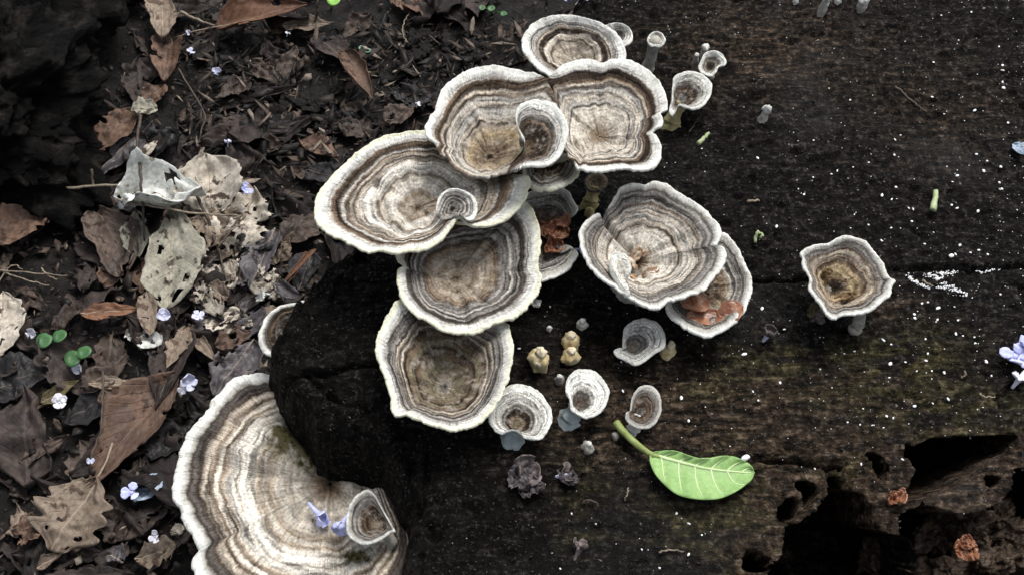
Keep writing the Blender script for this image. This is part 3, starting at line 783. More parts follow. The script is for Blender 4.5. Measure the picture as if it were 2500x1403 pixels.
small("round fan fungus with a double dark ring, touching the lowest stacked cap", 6,
      [(90, 620), (95, 570), (135, 520), (165, 490), (215, 472), (280, 480), (330, 510), (370, 560), (390, 610), (385, 660), (360, 710), (320, 735), (260, 727), (235, 702), (200, 690), (150, 708), (110, 680), (92, 650)], (222, 672), .014, .006, (205, 752), M_foot, (.0036, .006), seed=18, ramp="0:b .14:O .26:b .30:D .42:D .46:G .52:d .58:L .68:w .76:L .84:W 1:W", N=160)
small("narrow oval fan fungus with spiral brown centre, above the green leaf's stalk", 6,
      [(783, 575), (788, 540), (800, 510), (830, 482), (870, 478), (905, 500), (922, 550), (918, 610), (890, 660), (840, 680), (790, 668), (760, 635), (763, 605), (780, 600)], (820, 610), .010, .0035, (790, 700), M_budw, (.0022, .0035), seed=19, ramp="0:B .2:d .3:D .5:B .55:d .62:B .74:d .84:G .92:L 1:w")
small("shell shaped fan fungus on a yellowish stalk, beside the double cap", 8,
      [(220, 480), (225, 440), (260, 415), (310, 405), (370, 415), (420, 450), (437, 490), (425, 540), (390, 590), (340, 615), (290, 606), (252, 594), (235, 628), (214, 652), (198, 632), (202, 600), (215, 560)], (262, 570), .017, .007, (205, 705), M_stalk_y, (.0034, .0052), seed=20, ramp="0:d .15:G .28:D .4:B .5:D .58:d .66:G .76:L .86:w 1:W", N=160)
small("hooded little fan fungus with two buds behind the shell shaped fan", 8,
      [(385, 335), (405, 302), (450, 285), (490, 300), (518, 340), (508, 365), (478, 372), (465, 400), (440, 425), (405, 420), (375, 400), (368, 370)], (425, 395), .013, .008, (420, 440), M_stalk, (.0026, .004), seed=21, ramp="0:B .2:D .4:d .52:T .6:d .7:G .8:w 1:W")
# stalked, sheltered small ones under the caps
small("faint brownish fan fungus shaded beneath the double cap", 5, [(540, 80), (570, 55), (620, 50), (655, 80), (650, 120), (610, 150), (560, 145), (538, 115)], (590, 130), .010, .004, (565, 220), M_stalk_y, (.0028, .0045), seed=22, ramp="0:O .4:O .7:B .9:b 1:d")

# brackets on the stump's side
e = fungus("huge half round shelf bracket on the stump's side with green algae at its base", 2,
       [(1340, 432), (1270, 425), (1200, 430), (1130, 455), (1090, 500), (1050, 540), (1020, 600), (970, 660), (930, 700), (905, 760), (880, 830), (865, 900), (852, 970), (860, 1030), (895, 1080), (905, 1140), (940, 1180), (965, 1230), (982, 1262), (965, 1288), (948, 1312), (945, 1350), (968, 1400), (1010, 1460), (1100, 1530), (1250, 1600), (1450, 1640), (1700, 1640), (1900, 1560), (2000, 1400), (2000, 1200), (1900, 1000), (1800, 850), (1650, 700), (1500, 520), (1420, 450)],
       (1610, 960), None, .006, R_P, z_abs=.066, seed=23, wob=.024, N=420, th=.004, algae=[(1400, 730, 120, 90), (1510, 830, 90, 90), (1750, 1310, 120, 40)], st=None, ruffle=.003, roundness=.5, pw=1.2,
       foot=np.array([*P(800, 1180, .05)[:2], .05]))
fungus("small half round bracket emerging from the stump's edge above the huge shelf bracket", 2,
       [(1500, 68), (1420, 80), (1360, 95), (1310, 130), (1280, 180), (1262, 240), (1278, 295), (1322, 328), (1400, 330), (1500, 300), (1580, 220), (1580, 120)], (1450, 215), None, .006,
       "0:K .3:D .5:D .62:d .68:D .74:B .79:D .85:d .89:L .93:W 1:W", z_abs=.082, seed=24, N=160, st=None, foot=np.array([*P(735, 800, .07)[:2], .07]))
e = fungus("little tilted bracket with brown rings, beside the violet flower on the huge shelf bracket", 10,
       [(505, 1095), (508, 1030), (525, 965), (560, 910), (620, 875), (670, 905), (700, 960), (730, 1020), (765, 1080), (790, 1120), (760, 1130), (720, 1160), (660, 1190), (600, 1197), (545, 1175), (515, 1140)], (690, 1090), None, .006,
       "0:L .08:T .18:b .30:B .38:D .46:B .54:D .60:B .66:G .72:d .78:G .84:d .90:L .95:w 1:W", z_abs=.082, seed=25, N=160, st=None,
       foot=np.array([*P(*Z(10, 790, 1200), .062)[:2], .062]))
v, f = tube_geo(spline([P(*Z(10, 690, 1095), .075), P(*Z(10, 740, 1150), .072), P(*Z(10, 790, 1210), .066)], 8), np.linspace(.0016, .003, 8), 10, True, 3, .2)
mesh_obj("stalk", v-np.array(e.location), f, M_stalk, e)

# ------------------------------------------------------------------ buds and knobs
def bud(label, reg, x, y, r_px, hgt, mat, knob=None, seed=0, lean=(0, 0), group="young fungus buds on the stump", name="fungus_bud"):
    """a lumpy bud: swollen base part and a paler knob part"""
    px, py = Z(reg, x, y); r = r_px/REG[reg][2]*.0002
    b = surf(px, py)
    e = empty(name, b)
    n, m = 20, 12
    V = []; Fc = []
    for i in range(m+1):
        a = i/m
        zz = -.002 + (hgt+.002)*a
        rr = r*(1-.25*a)*math.sqrt(max(0, 1-max(0, (a-.55)/.45)**2.2))*(.85+.3*math.sin(min(1, a*1.6)*math.pi/2))
        for k in range(n):
            th = 2*math.pi*k/n
            q = rr*(1+.45*fbm(1.9*math.cos(th), 1.9*math.sin(th), a*2.6, 2, seed+200))
            V.append((q*math.cos(th)+lean[0]*a*hgt, q*math.sin(th)+lean[1]*a*hgt, zz))
    for i in range(m):
        for k in range(n):
            k2 = (k+1) % n
            Fc.append((i*n+k, i*n+k2, (i+1)*n+k2, (i+1)*n+k))
    Fc.append(tuple(m*n+k for k in range(n)))
    mesh_obj("bud_base", V, Fc, mat, e)
    for j, (dx, dy, dz, kr) in enumerate(knob or []):
        V = []; Fc = []; n2, m2 = 16, 10
        for i in range(m2+1):
            ph = math.pi*i/m2
            for k in range(n2):
                th = 2*math.pi*k/n2
                q = kr*r*(1+.5*fbm(1.8*math.cos(th)*math.sin(ph), 1.8*math.sin(th)*math.sin(ph), 1.8*math.cos(ph), 3, seed+300+j))
                V.append((dx*r*.3+lean[0]*hgt+q*math.sin(ph)*math.cos(th) if any(lean) else dx*r+q*math.sin(ph)*math.cos(th), dy*r*.3+lean[1]*hgt+q*math.sin(ph)*math.sin(th) if any(lean) else dy*r+q*math.sin(ph)*math.sin(th), dz*hgt+q*math.cos(ph)))
        for i in range(m2):
            for k in range(n2):
                k2 = (k+1) % n2
                Fc.append((i*n2+k, (i+1)*n2+k, (i+1)*n2+k2, i*n2+k2))
        mesh_obj("bud_knob", V, Fc, M_budc if mat is M_bud else M_budw, e)
    return tag(e, label, "fungus bud", group)
bud("fat cream coloured lumpy bud, largest on the dark wood", 6, 333, 372, 50, .0085, M_bud, [(.15, .1, 1.0, .52), (-.1, -.45, .55, .45)], 1)
bud("brownish cream bud joined above another bud", 6, 487, 285, 42, .007, M_bud, [(0, .2, 1.0, .5)], 2)
bud("cream bud with a small round eye, joined below another bud", 6, 482, 360, 42, .006, M_bud, [(.1, .1, .95, .5)], 3)
bud("pointed cream bud leaning right beside the small left pointing fan", 6, 950, 332, 32, .005, M_bud, [(.9, .9, 1.1, .5), (.4, .4, .9, .6)], 4, (.3, .3))
bud("small pale bud between the stacked caps and the pale funnel bracket", 6, 541, 192, 26, .005, M_budw, [(0, 0, 1.0, .55)], 5)
bud("small grey button bud left of the green leaf's stalk", 6, 567, 785, 28, .004, M_budg, [(.1, .1, .9, .5)], 6)
bud("tiny dull button bud at the tip of the green leaf's stalk", 6, 702, 730, 18, .003, M_budg, None, 7)
bud("tiny white bud beside the wide cap's pale rim", 6, 382, 208, 13, .003, M_budw, None, 8)
bud("dull brown bud behind the fan with the bluish foot", 6, 430, 462, 22, .005, M_budg, [(0, 0, .9, .6)], 9)
bud("lone white peg shaped bud with a round head, in the open upper wood", 8, 718, 695, 26, .006, M_budg, [(0, 0, .95, 1.15)], 10, (.5, .7))
bud("white round headed bud behind the hooded fan", 8, 385, 330, 24, .006, M_budg, [(0, 0, 1.0, 1.1)], 11, (.2, .3))
bud("slender grey bud left of the hooded fan", 8, 340, 395, 22, .010, M_budg, [(0, .2, 1.0, .7)], 12)
bud("brown stub under the shaded fan below the double cap", 5, 560, 290, 30, .005, M_stalk_y, None, 13)
bud("pale twin lobed bud near the top edge of the stump", 8, 1055, 85, 26, .009, M_budg, [(0, 0, .7, 1.0), (.5, .9, 1.15, 1.1)], 14, (.3, .4))
bud("white club bud near the top edge of the stump, right of the twin bud", 8, 1285, 58, 32, .006, M_budg, [(0, 0, .9, 1.0), (1.2, .8, .9, .8)], 15, (.2, .3))
bud("white bead like bud between the two club buds", 8, 1155, 15, 24, .004, M_budw, None, 16)
bud("pinkish white small bud left of the twin lobed bud", 8, 915, 12, 18, .003, M_budw, None, 17)
# tall stalked young fungus behind the double cap
ft = surf(*Z(12, 1450, 740)); e = empty("club_fungus", ft)
tp = P(*Z(12, 1540, 420), ZT+.019)
stalk(e, tp, ft, .0030, .0022, M_stalk, seed=33)
cap_parts(e, 12, [(1460, 420), (1475, 370), (1530, 335), (1590, 345), (1632, 400), (1625, 445), (1580, 480), (1530, 470), (1490, 480)], (1540, 415), ZT+.020, .003, "0:s .3:s .5:d .6:G .7:L .82:w 1:W", N=112, seed=34, th=.0016, ruffle=.0005)
tag(e, "upright club shaped young fungus with white rimmed tip behind the double cap", "fungus", "small young fan fungi on the stump")

# ------------------------------------------------------------------ leaves
LG = "fallen leaves in the litter beside the stump"
def leaf(label, reg, base, tip, wpx, mat, kind="ovate", zb=.006, zt=.006, name="dead_leaf", seed=0, petiole=0.0, tilt=0.0, ground=True, cat="leaf", group=LG, thick=.0003, rib=True, **kw):
    bx, by = Z(reg, *base); tx, ty = Z(reg, *tip)
    if ground:
        a = gsurf(bx, by); b = gsurf(tx, ty)
        A_, B_ = P(bx, by, a[2]+zb), P(tx, ty, b[2]+zt)
    else:
        A_, B_ = P(bx, by, zb), P(tx, ty, zt)
    L = float(np.linalg.norm(B_-A_)); W = wpx/REG[reg][2]*.00029
    V, f, uv, mid = leaf_geo(L, W, kind, seed=seed, **kw)
    ex = Vector(B_-A_).normalized(); ez = Vector((0, 0, 1)); ey = ez.cross(ex).normalized(); ez = ex.cross(ey)
    Rm = Matrix((ex, ey, ez)).transposed().to_4x4()
    Rm = Rm @ Matrix.Rotation(tilt, 4, 'X')
    e = empty(name, (0, 0, 0)); e.matrix_world = Matrix.Translation(Vector(A_)) @ Rm
    V[:, 2] -= min(0, 0)
    add_solid(mesh_obj("blade", V, f, LM[mat] if isinstance(mat, str) else mat, e, attrs=dict(leaf=uv)), thick)
    if rib:
        pm = mid + [0, 0, .00012]
        r = max(.00035, W*.012)
        if petiole:
            pm = np.vstack([pm[0]-[petiole, .1*petiole, -.0015], pm[0]-[petiole*.5, 0, -.0008], pm])
        vv_, ff_ = tube_geo(pm, np.linspace(r*1.4, r*.4, len(pm)), 6)
        mesh_obj("midrib", vv_, ff_, LM['brown'] if mat in ('dark', 'umber', 'slate', 'brown', 'rust') else LM['tan'], e, attrs=dict(leaf=np.zeros((len(vv_), 3))))
    return tag(e, label, cat, group)

leaf("grey tan upright leaf at the top of the litter beside the dark rotten log", 1, (790, -40), (800, 190), 150, 'tan', 'ovate', .024, .02, seed=1, cup=.3, tatter=.2)
leaf("brown leaf with a tan curled edge, tucked under the grey tan upright leaf", 1, (820, 150), (800, 400), 150, 'rust', 'ovate', .014, .012, seed=2, cup=.5, fold=.3)
leaf("long rolled brown leaf lying across the top of the litter", 1, (1055, 130), (1500, 20), 230, 'orange', 'lance', .016, .024, seed=3, roll=1.15, petiole=.03, tatter=.05)
leaf("pale grey brown leaf tip sticking out of the rolled brown leaf", 1, (1380, 125), (1635, 115), 110, 'tan', 'lance', .012, .012, seed=4, cup=.2)
leaf("smooth tube rolled brown leaf pointing down towards the fungus cluster", 0, (840, 125), (912, 245), 85, 'rust', 'lance', .016, .018, seed=5, roll=1.7, tatter=.03)
leaf("whitish crumpled cupped leaf, palest in the litter", 9, (120, 320), (920, 250), 400, 'pale', 'ovate', .024, .030, seed=6, cup=.7, fold=.4, wave=.35, tatter=.15)
leaf("greyish sage leaf hanging below the whitish crumpled leaf", 9, (640, 340), (580, 1320), 440, 'sage', 'obov', .020, .014, seed=7, cup=.15, wave=.14, tatter=.22)
leaf("narrow sage leaf fragment left of the wide greyish sage leaf", 9, (290, 380), (330, 840), 190, 'sage', 'obov', .016, .012, seed=8, wave=.2, tatter=.3)
leaf("beige pointed leaf with insect holes, standing above the whitish leaf", 9, (1000, 470), (930, -90), 520, 'beige', 'ovate', .016, .026, seed=9, cup=.35, fold=.3, tatter=.2)
leaf("beige brown leaf torn open by a dark gash, below the pointed beige leaf", 9, (1010, 270), (960, 780), 400, 'tan', 'oak', .016, .013, seed=10, tatter=.42, wave=.2)
leaf("lacy skeletonised beige leaf full of holes beside the violet flower", 9, (1350, 230), (1200, 820), 470, 'beige', 'round', .014, .011, seed=11, tatter=.55, wave=.22)
leaf("mauve grey veined leaf folded along its pale rib under the lacy leaf", 9, (1560, 590), (1330, 1130), 250, 'mauve', 'ovate', .011, .009, seed=12, fold=.4)
leaf("beige leaf shard pointing down below the lacy leaf", 9, (1150, 860), (1180, 1160), 170, 'beige', 'ovate', .010, .008, seed=13, tatter=.3)
leaf("brown leaf strip with a beige tip at the foot of the sage leaf", 9, (810, 880), (840, 1310), 90, 'tan', 'lance', .012, .010, seed=14)
leaf("reddish brown leaf leaning on the dark rotten log", 1, (650, 530), (480, 745), 160, 'rust', 'ovate', .014, .012, seed=15)
leaf("dusky mauve leaf beside the reddish brown leaf", 1, (750, 600), (430, 900), 150, 'mauve', 'lance', .009, .008, seed=16)
leaf("orange brown blunt leaf at the litter's left border", 1, (-80, 1190), (235, 1070), 190, 'rust', 'round', .014, .014, seed=17, cup=.4)
leaf("brown hooked leaf with a rounded head left of the sage leaf", 1, (470, 1030), (600, 1340), 200, 'brown', 'round', .012, .010, seed=18, bend=.1, cup=.3)
leaf("thin pale strip of leaf above the whitish crumpled leaf", 1, (770, 690), (630, 850), 45, 'beige', 'lance', .014, .014, seed=19)
leaf("olive yellow leaf under the tan twig at the litter's left border", 1, (-40, 960), (180, 950), 150, 'olive', 'round', .008, .008, seed=20)
leaf("maroon brown small leaf close to the kidney shaped bracket", 1, (1470, 690), (1650, 765), 95, 'rust', 'ovate', .010, .010, seed=21)
leaf("dull maroon leaf between the lacy leaf and the kidney shaped bracket", 1, (1370, 1170), (1590, 1050), 150, 'brown', 'ovate', .009, .009, seed=22)
for i, (a, b) in enumerate([((1550, 1215), (1375, 1395)), ((1500, 1230), (1420, 1360)), ((1470, 1290), (1400, 1400))]):
    leaf("thin curled rusty shred of leaf left of the stump's edge", 1, a, b, 34, 'orange', 'lance', .016, .012, seed=23+i, roll=1.4, group="rusty leaf shreds", rib=False)
leaf("slate leaf under the rusty shreds against the stump", 1, (1530, 1230), (1460, 1420), 130, 'slate', 'ovate', .006, .006, seed=27)
leaf("lobed tan leaf with a ragged outline, stalk end pointing up, low in the litter", 2, (470, 925), (255, 1290), 270, 'tan', 'oak', .014, .012, seed=28, cup=.25, petiole=.02, wave=.12)
leaf("long dull brown leaf lying along the lobed tan leaf's stalk end", 2, (860, 420), (410, 1000), 215, 'rust', 'lance', .013, .011, seed=29, cup=.3)
leaf("grey brown folded leaf above the long dull brown leaf", 2, (900, 190), (760, 600), 150, 'umber', 'lance', .014, .013, seed=30, fold=.5)
leaf("grey tan leaf with saw toothed side on the folded grey brown leaf", 2, (905, 195), (810, 400), 95, 'tan', 'lance', .018, .016, seed=31, tatter=.3)
leaf("mauve grey spotted leaf behind the rim of the huge shelf bracket", 2, (1235, 255), (1040, 530), 190, 'mauve', 'ovate', .012, .010, seed=32, cup=.3)
leaf("thin slate blue leaf edge squeezed against the huge shelf bracket's rim", 2, (1230, 400), (1080, 510), 80, 'mauve', 'lance', .016, .014, seed=33)
leaf("small copper coloured leaf above the green seedlings", 2, (395, 135), (690, 110), 90, 'orange', 'lance', .012, .012, seed=34, fold=.4)
leaf("tan twisted leaf upright beside the copper coloured leaf", 2, (715, 20), (735, 235), 85, 'tan', 'ovate', .016, .012, seed=35, tatter=.2)
leaf("whitish torn leaf scrap below the tan twisted leaf", 2, (630, 200), (775, 285), 110, 'pale', 'round', .010, .010, seed=36, tatter=.42)
leaf("pale sliver of leaf below the green seedlings", 2, (430, 470), (645, 460), 60, 'tan', 'lance', .012, .012, seed=37)
leaf("warm brown triangular leaf on the thin dry stem", 2, (505, 490), (575, 630), 95, 'rust', 'ovate', .012, .010, seed=38)
leaf("cream yellow leaf at the litter's left border above the green seedlings", 2, (20, 30), (-10, 340), 170, 'beige', 'ovate', .014, .012, seed=39, tatter=.2)
leaf("beige crumbling leaf above the mauve grey spotted leaf", 2, (980, 150), (1170, 130), 130, 'beige', 'round', .010, .010, seed=40, tatter=.4)
leaf("tan curled sliver beside the mauve grey spotted leaf", 2, (915, 195), (1055, 365), 65, 'tan', 'lance', .014, .012, seed=41, roll=1.0)
leaf("orange beige leaf corner behind the small half round bracket", 2, (1050, 290), (1230, 220), 95, 'rust', 'ovate', .009, .009, seed=42)
leaf("broad slate dark leaf at the litter's left border below the green seedlings", 2, (-60, 520), (240, 400), 200, 'slate', 'ovate', .008, .008, seed=43)
leaf("dark leaf with clear side ribs under the white flower cluster", 2, (580, 520), (310, 660), 160, 'slate', 'ovate', .007, .006, seed=44, fold=.3)
leaf("olive brown narrow leaf near the small white flower", 2, (200, 565), (385, 455), 70, 'olive', 'lance', .010, .010, seed=45)
leaf("glassy pale blue petal like leaf right of the long dull brown leaf", 2, (660, 1045), (790, 905), 90, 'ice', 'ovate', .010, .010, seed=46, tatter=0.0, name="fallen_petal", cat="petal", rib=False)
leaf("grey speckled leaf scrap low in the litter", 2, (520, 1300), (600, 1340), 90, 'mauve', 'round', .010, .010, seed=47, tatter=.3)
leaf("beige lobed scrap left of the huge shelf bracket's lower rim", 2, (660, 1330), (860, 1260), 110, 'tan', 'oak', .008, .008, seed=48, tatter=.4)
leaf("small tan scrap under the white flower low in the litter", 2, (830, 1200), (890, 1160), 50, 'beige', 'round', .010, .010, seed=49, tatter=.3)
leaf("rusty crumpled fragment at the lower left border", 2, (60, 1190), (220, 1180), 110, 'rust', 'round', .010, .010, seed=50, tatter=.3, wave=.25)
leaf("brown curled fragment below the lobed tan leaf", 2, (180, 1370), (300, 1300), 60, 'tan', 'lance', .010, .010, seed=51, roll=1.2)
leaf("dusty grey leaf behind the kidney shaped bracket", 1, (1500, 830), (1660, 880), 110, 'slate', 'ovate', .012, .014, seed=52)
leaf("beige brown leaf half buried left of the double cap", 0, (940, 300), (1010, 265), 60, 'brown', 'ovate', .012, .012, seed=53)
leaf("bent brown leaf beside the rolled tube leaf", 0, (760, 90), (860, 150), 60, 'umber', 'ovate', .010, .012, seed=54)
leaf("lichen green scrap above the reddish brown leaf", 1, (640, 540), (770, 530), 90, 'sage', 'round', .020, .020, seed=55, tatter=.45)

# everyday dark litter: copies of a few leaves
GD = "anonymous dark leaves of the litter"
protos = []
for i, (L_, W_, kd, mt) in enumerate([(.055, .022, 'ovate', 'dark'), (.045, .020, 'ovate', 'umber'), (.07, .020, 'lance', 'dark'), (.035, .022, 'round', 'slate'), (.05, .018, 'lance', 'umber'), (.03, .018, 'obov', 'brown'), (.04, .02, 'oak', 'umber'), (.022, .012, 'round', 'brown'), (.05, .028, 'round', 'dark'), (.03, .012, 'lance', 'brown'), (.05, .026, 'ovate', 'umber'), (.026, .02, 'round', 'umber'), (.020, .011, 'lance', 'tan'), (.024, .016, 'round', 'rust'), (.032, .015, 'ovate', 'brown')]):
    V, f, uv, mid = leaf_geo(L_, W_, kd, 26, 12, cup=.35*(i % 3)/2, fold=.25*(i % 2), wave=.26, tatter=.5 if i in (3, 6, 7, 12, 13) else 0.36, seed=60+i, curl=.5*(i % 2))
    V[:, 0] -= L_/2
    me_o = mesh_obj("dead_leaf", V, f, LM[mt], None, attrs=dict(leaf=uv)); add_solid(me_o, .00025)
    names = {'tan': "small tan", 'rust': "small rusty", 'dark': "blackish brown", 'umber': "dark umber", 'slate': "dark slate", 'brown': "dull brown"}
    tag(me_o, f"{names[mt]} {'narrow' if kd=='lance' else 'broad' if kd in ('ovate','obov') else 'ragged'} dead leaf of the damp litter beside the stump", "leaf", GD)
    protos.append([me_o, False])
cnt = 0; tries = 0
while cnt < 285 and tries < 6000:
    tries += 1
    px, py = rng.uniform(-260, 1420), rng.uniform(-200, 1600)
    q = gsurf(px, py)
    if edge_d(q[0], q[1]) > -.012: continue
    pr = protos[int(rng.integers(len(protos)))]
    if pr[1]: o = pr[0].copy(); col.objects.link(o)
    else: o = pr[0]; pr[1] = True
    o.location = (q[0], q[1], q[2] + rng.uniform(.001, .009))
    o.rotation_euler = (rng.normal(0, .22), rng.normal(0, .22), rng.uniform(0, 6.28))
    s = rng.uniform(.7, 1.2); o.scale = (s, s, s)
    cnt += 1

# the litter goes on beyond the part one can pick leaves from
gl_ = []
for i, (L_, W_, kd) in enumerate([(.055, .024, 'ovate'), (.045, .02, 'lance'), (.035, .022, 'round'), (.05, .024, 'oak')]):
    V, f, uv, mid = leaf_geo(L_, W_, kd, 14, 8, cup=.3, fold=.2, wave=.24, tatter=.36, seed=160+i); V[:, 0] -= L_/2
    gl_.append((V, f, uv))
for mt, n_ in (('umber', 420), ('brown', 320), ('dark', 320), ('tan', 90)):
    VV, FF, UU, b0 = [], [], [], 0
    k = 0
    while k < n_:
        x, y = rng.uniform(-1.0, 1.0), rng.uniform(-.8, 1.1)
        pr = project(np.array([x, y, 0.0]))
        k += 1
        if -230 < pr[0] < 2700 and -190 < pr[1] < 1600: continue
        if edge_d(x, y) > -.015: continue
        V, f, uv = gl_[int(rng.integers(4))]
        Rr = np.array(Euler((rng.normal(0, .25), rng.normal(0, .25), rng.uniform(0, 6.28))).to_matrix())
        VV.append(V*rng.uniform(.7, 1.3)@Rr.T+[x, y, float(ground_h(x, y))+rng.uniform(.002, .012)]); FF.append(f+b0); UU.append(uv); b0 += len(V)
    o = mesh_obj("leaf_litter", np.vstack(VV), np.vstack(FF), LM[mt], attrs=dict(leaf=np.vstack(UU)))
    add_solid(o, .0003)
    tag(o, "dense mass of fallen leaves covering the ground further out around the stump", "litter", kind="stuff")

# pale broken bits heaped below the lacy leaf
fr = []
for i, (L_, W_, mt) in enumerate([(.016, .010, 'beige'), (.013, .009, 'tan'), (.020, .010, 'mauve'), (.012, .008, 'pale')]):
    V, f, uv, mid = leaf_geo(L_, W_, 'round', 18, 10, cup=.3, fold=.2, wave=.3, tatter=.42, seed=140+i)
    V[:, 0] -= L_/2
    o = mesh_obj("leaf_fragment", V, f, LM[mt], None, attrs=dict(leaf=uv)); add_solid(o, .00025)
    nm = {'beige': 'beige', 'tan': 'tan', 'mauve': 'mauve grey', 'pale': 'whitish'}[mt]
    tag(o, f"{nm} broken leaf fragment heaped between the lacy leaf and the shelf bracket", "leaf fragment", "broken fragments below the lacy leaf")
    fr.append([o, False])
for k in range(44):
    px, py = rng.normal(570, 75), rng.normal(720, 75)
    q = gsurf(px, py)
    if edge_d(q[0], q[1]) > -.012: continue
    pr = fr[int(rng.choice(4, p=[.4, .3, .24, .06]))]
    if pr[1]: o = pr[0].copy(); col.objects.link(o)
    else: o = pr[0]; pr[1] = True
    o.location = (q[0], q[1], q[2]+rng.uniform(.004, .012)); o.rotation_euler = (rng.normal(0, .3), rng.normal(0, .3), rng.uniform(0, 6.28))
    z_ = rng.uniform(.7, 1.4); o.scale = (z_, z_, z_)
for o, used in fr:
    if not used: bpy.data.objects.remove(o)

# crumbs of leaf and bark, one uncountable mass
def crumbs(name, n, region, mats, smin, smax, label, zoff=.002, seed=1, on_stump=False, elr=(.15, .8)):
    r = np.random.default_rng(seed); V = []; Fc = []; CV = []
    k = 0
    while k < n:
        px, py = r.uniform(*region[0]), r.uniform(*region[1])
        if on_stump:
            q = P(px, py, ZT); z = float(stump_z(q[0], q[1])); q = np.array([q[0], q[1], z])
            if edge_d(q[0], q[1]) < .006: k += 1; continue
        else:
            z = 0; q = P(px, py, 0.0); q[2] = ground_h(q[0], q[1])
            if edge_d(q[0], q[1]) > -.004: k += 1; continue
        s = r.uniform(smin, smax)*(.5+r.random()); a0 = r.uniform(0, 6.28)
        m = int(r.integers(4, 7)); b = len(V)
        el = r.uniform(*elr); tx, ty = r.normal(0, .5, 2)
        cv = r.random(); zz = q[2] + zoff*r.random()
        for lay in (0, 1):
            for j in range(m):
                a = 2*math.pi*j/m; rr = s*(.6+.6*r.random()) if lay == 0 else None
                if lay == 0:
                    x, y = rr*math.cos(a), rr*el*math.sin(a)
                    X_, Y_ = x*math.cos(a0)-y*math.sin(a0), x*math.sin(a0)+y*math.cos(a0)
                    V.append((q[0]+X_, q[1]+Y_, zz + tx*X_+ty*Y_ + s*.35*(r.random()-.5)))
                else:
                    w = V[b+j]; V.append((w[0], w[1], w[2]-.0003))
                CV.append(cv)
        Fc.append(tuple(range(b, b+m))); Fc.append(tuple(range(b+2*m-1, b+m-1, -1)))
        for j in range(m): Fc.append((b+j, b+m+j, b+m+(j+1) % m, b+(j+1) % m))
        k += 1
    o = mesh_obj(name, V, Fc, mats, smooth_shade=False, attrs=dict(tone=CV))
    return tag(o, label, "debris", kind="stuff")
t = NT("litter_crumbs")
c = t.ramp(t.attr("tone"), [(0, (.003, .0026, .0024)), (.45, (.0095, .0075, .006)), (.72, (.034, .024, .0175)), (.90, (.085, .060, .044)), (1.0, (.24, .20, .16))])
c = t.mix(1.0, c, t.ramp(t.noise(t.geo(), 400, 3), [(.3, .6), (.7, 1.4)]), 'MULTIPLY')
t.p(Base_Color=c, Roughness=.6, Specular_IOR_Level=.3)
M_crumb = t.m
crumbs("leaf_crumbs", 9500, ((-500, 1500), (-600, 1750)), M_crumb, .0010, .0040, "crumbled bits of leaf, bark and soil covering the ground beside the stump", .008, 5)
crumbs("bark_shreds", 1300, ((430, 1280), (60, 560)), M_crumb, .003, .009, "fibrous shreds of rotten bark on the soil behind the fungus cluster", .010, 15, False, (.08, .28))
t = NT("stump_crumbs")
c = t.ramp(t.attr("tone"), [(0, (.002, .002, .0018)), (.6, (.007, .006, .005)), (.9, (.025, .021, .016)), (.98, (.09, .08, .065)), (1.0, (.30, .28, .25))])
t.p(Base_Color=c, Roughness=.5, Specular_IOR_Level=.35)
crumbs("wood_crumbs", 6500, ((650, 2700), (-120, 1500)), t.m, .0003, .0009, "fine dark crumbs of rotten wood scattered over the stump's top", .0006, 6, True)

# ------------------------------------------------------------------ twigs and dry stems
M_twig = simple_mat("twig_tan", [(.3, (.13, .10, .07)), (.7, (.30, .25, .19))], 300, .7, .2)
M_twigd = simple_mat("twig_dark", [(.3, (.03, .022, .016)), (.7, (.085, .065, .05))], 300, .6, .3)
def twig(label, reg, pts, r, mat, zs, name="twig", cat="twig", ground=True, group=None, n=24):
    W_ = []
    zs = np.interp(np.linspace(0, 1, len(pts)), np.linspace(0, 1, len(zs)), zs)
    for (x, y), z in zip(pts, zs):
        px, py = Z(reg, x, y)
        g0 = gsurf(px, py)[2] if ground else surf(px, py)[2]
        W_.append(P(px, py, g0+z))
    W_ = spline(W_, n)
    W_ = W_ + .0006*np.stack([fbm(np.arange(n)*.7, 0, k, 2, 500+len(label)) for k in range(3)], -1)
    b = W_[0].copy()
    v, f = tube_geo(W_-b, np.linspace(r, r*.6, n), 8, True, 3, .15)
    o = mesh_obj(name, v, f, mat); o.location = b
    return tag(o, label, cat, group)
twig("long tan twig lying across the left litter under the dark rotten log", 1, [(-40, 1060), (120, 985), (250, 935), (420, 915), (630, 905)], .0012, M_twig, [.012, .022, .028])
twig("upright dry stem crossing in front of the whitish crumpled leaf", 1, [(690, 560), (675, 680), (682, 800), (690, 900), (700, 1040), (705, 1180)], .0011, M_twigd, [.03, .045, .02])
twig("short forked dry stem above the brown hooked leaf", 1, [(445, 830), (455, 900), (465, 950), (490, 1000)], .0009, M_twigd, [.03, .012])
twig("pale leaf stalk joining the upright leaf and the rolled leaf", 1, [(885, 60), (960, 95), (1050, 128)], .0011, M_twig, [.02, .018])
twig("thin dark stem through the bare soil above the pointed beige leaf", 1, [(870, 335), (930, 430), (1000, 560), (985, 640), (968, 710)], .0007, M_twigd, [.012, .02, .014])
twig("straight tan stalk over the whitish leaf and the lacy leaf", 1, [(575, 978), (760, 1010), (960, 1045), (1185, 1058)], .0008, M_twig, [.032, .03, .02])
twig("dark rib like stem running down beside the lacy leaf", 1, [(960, 950), (1010, 1060), (1060, 1200), (1120, 1403)], .0011, M_twigd, [.026, .018, .01])
twig("slender dark stem branching from the rib like stem", 1, [(1070, 1210), (1130, 1130), (1180, 1050)], .0008, M_twigd, [.02, .02])
twig("thin dry stem above the lobed tan leaf", 2, [(500, 410), (500, 560), (490, 700), (440, 860)], .0007, M_twigd, [.018, .022, .016])
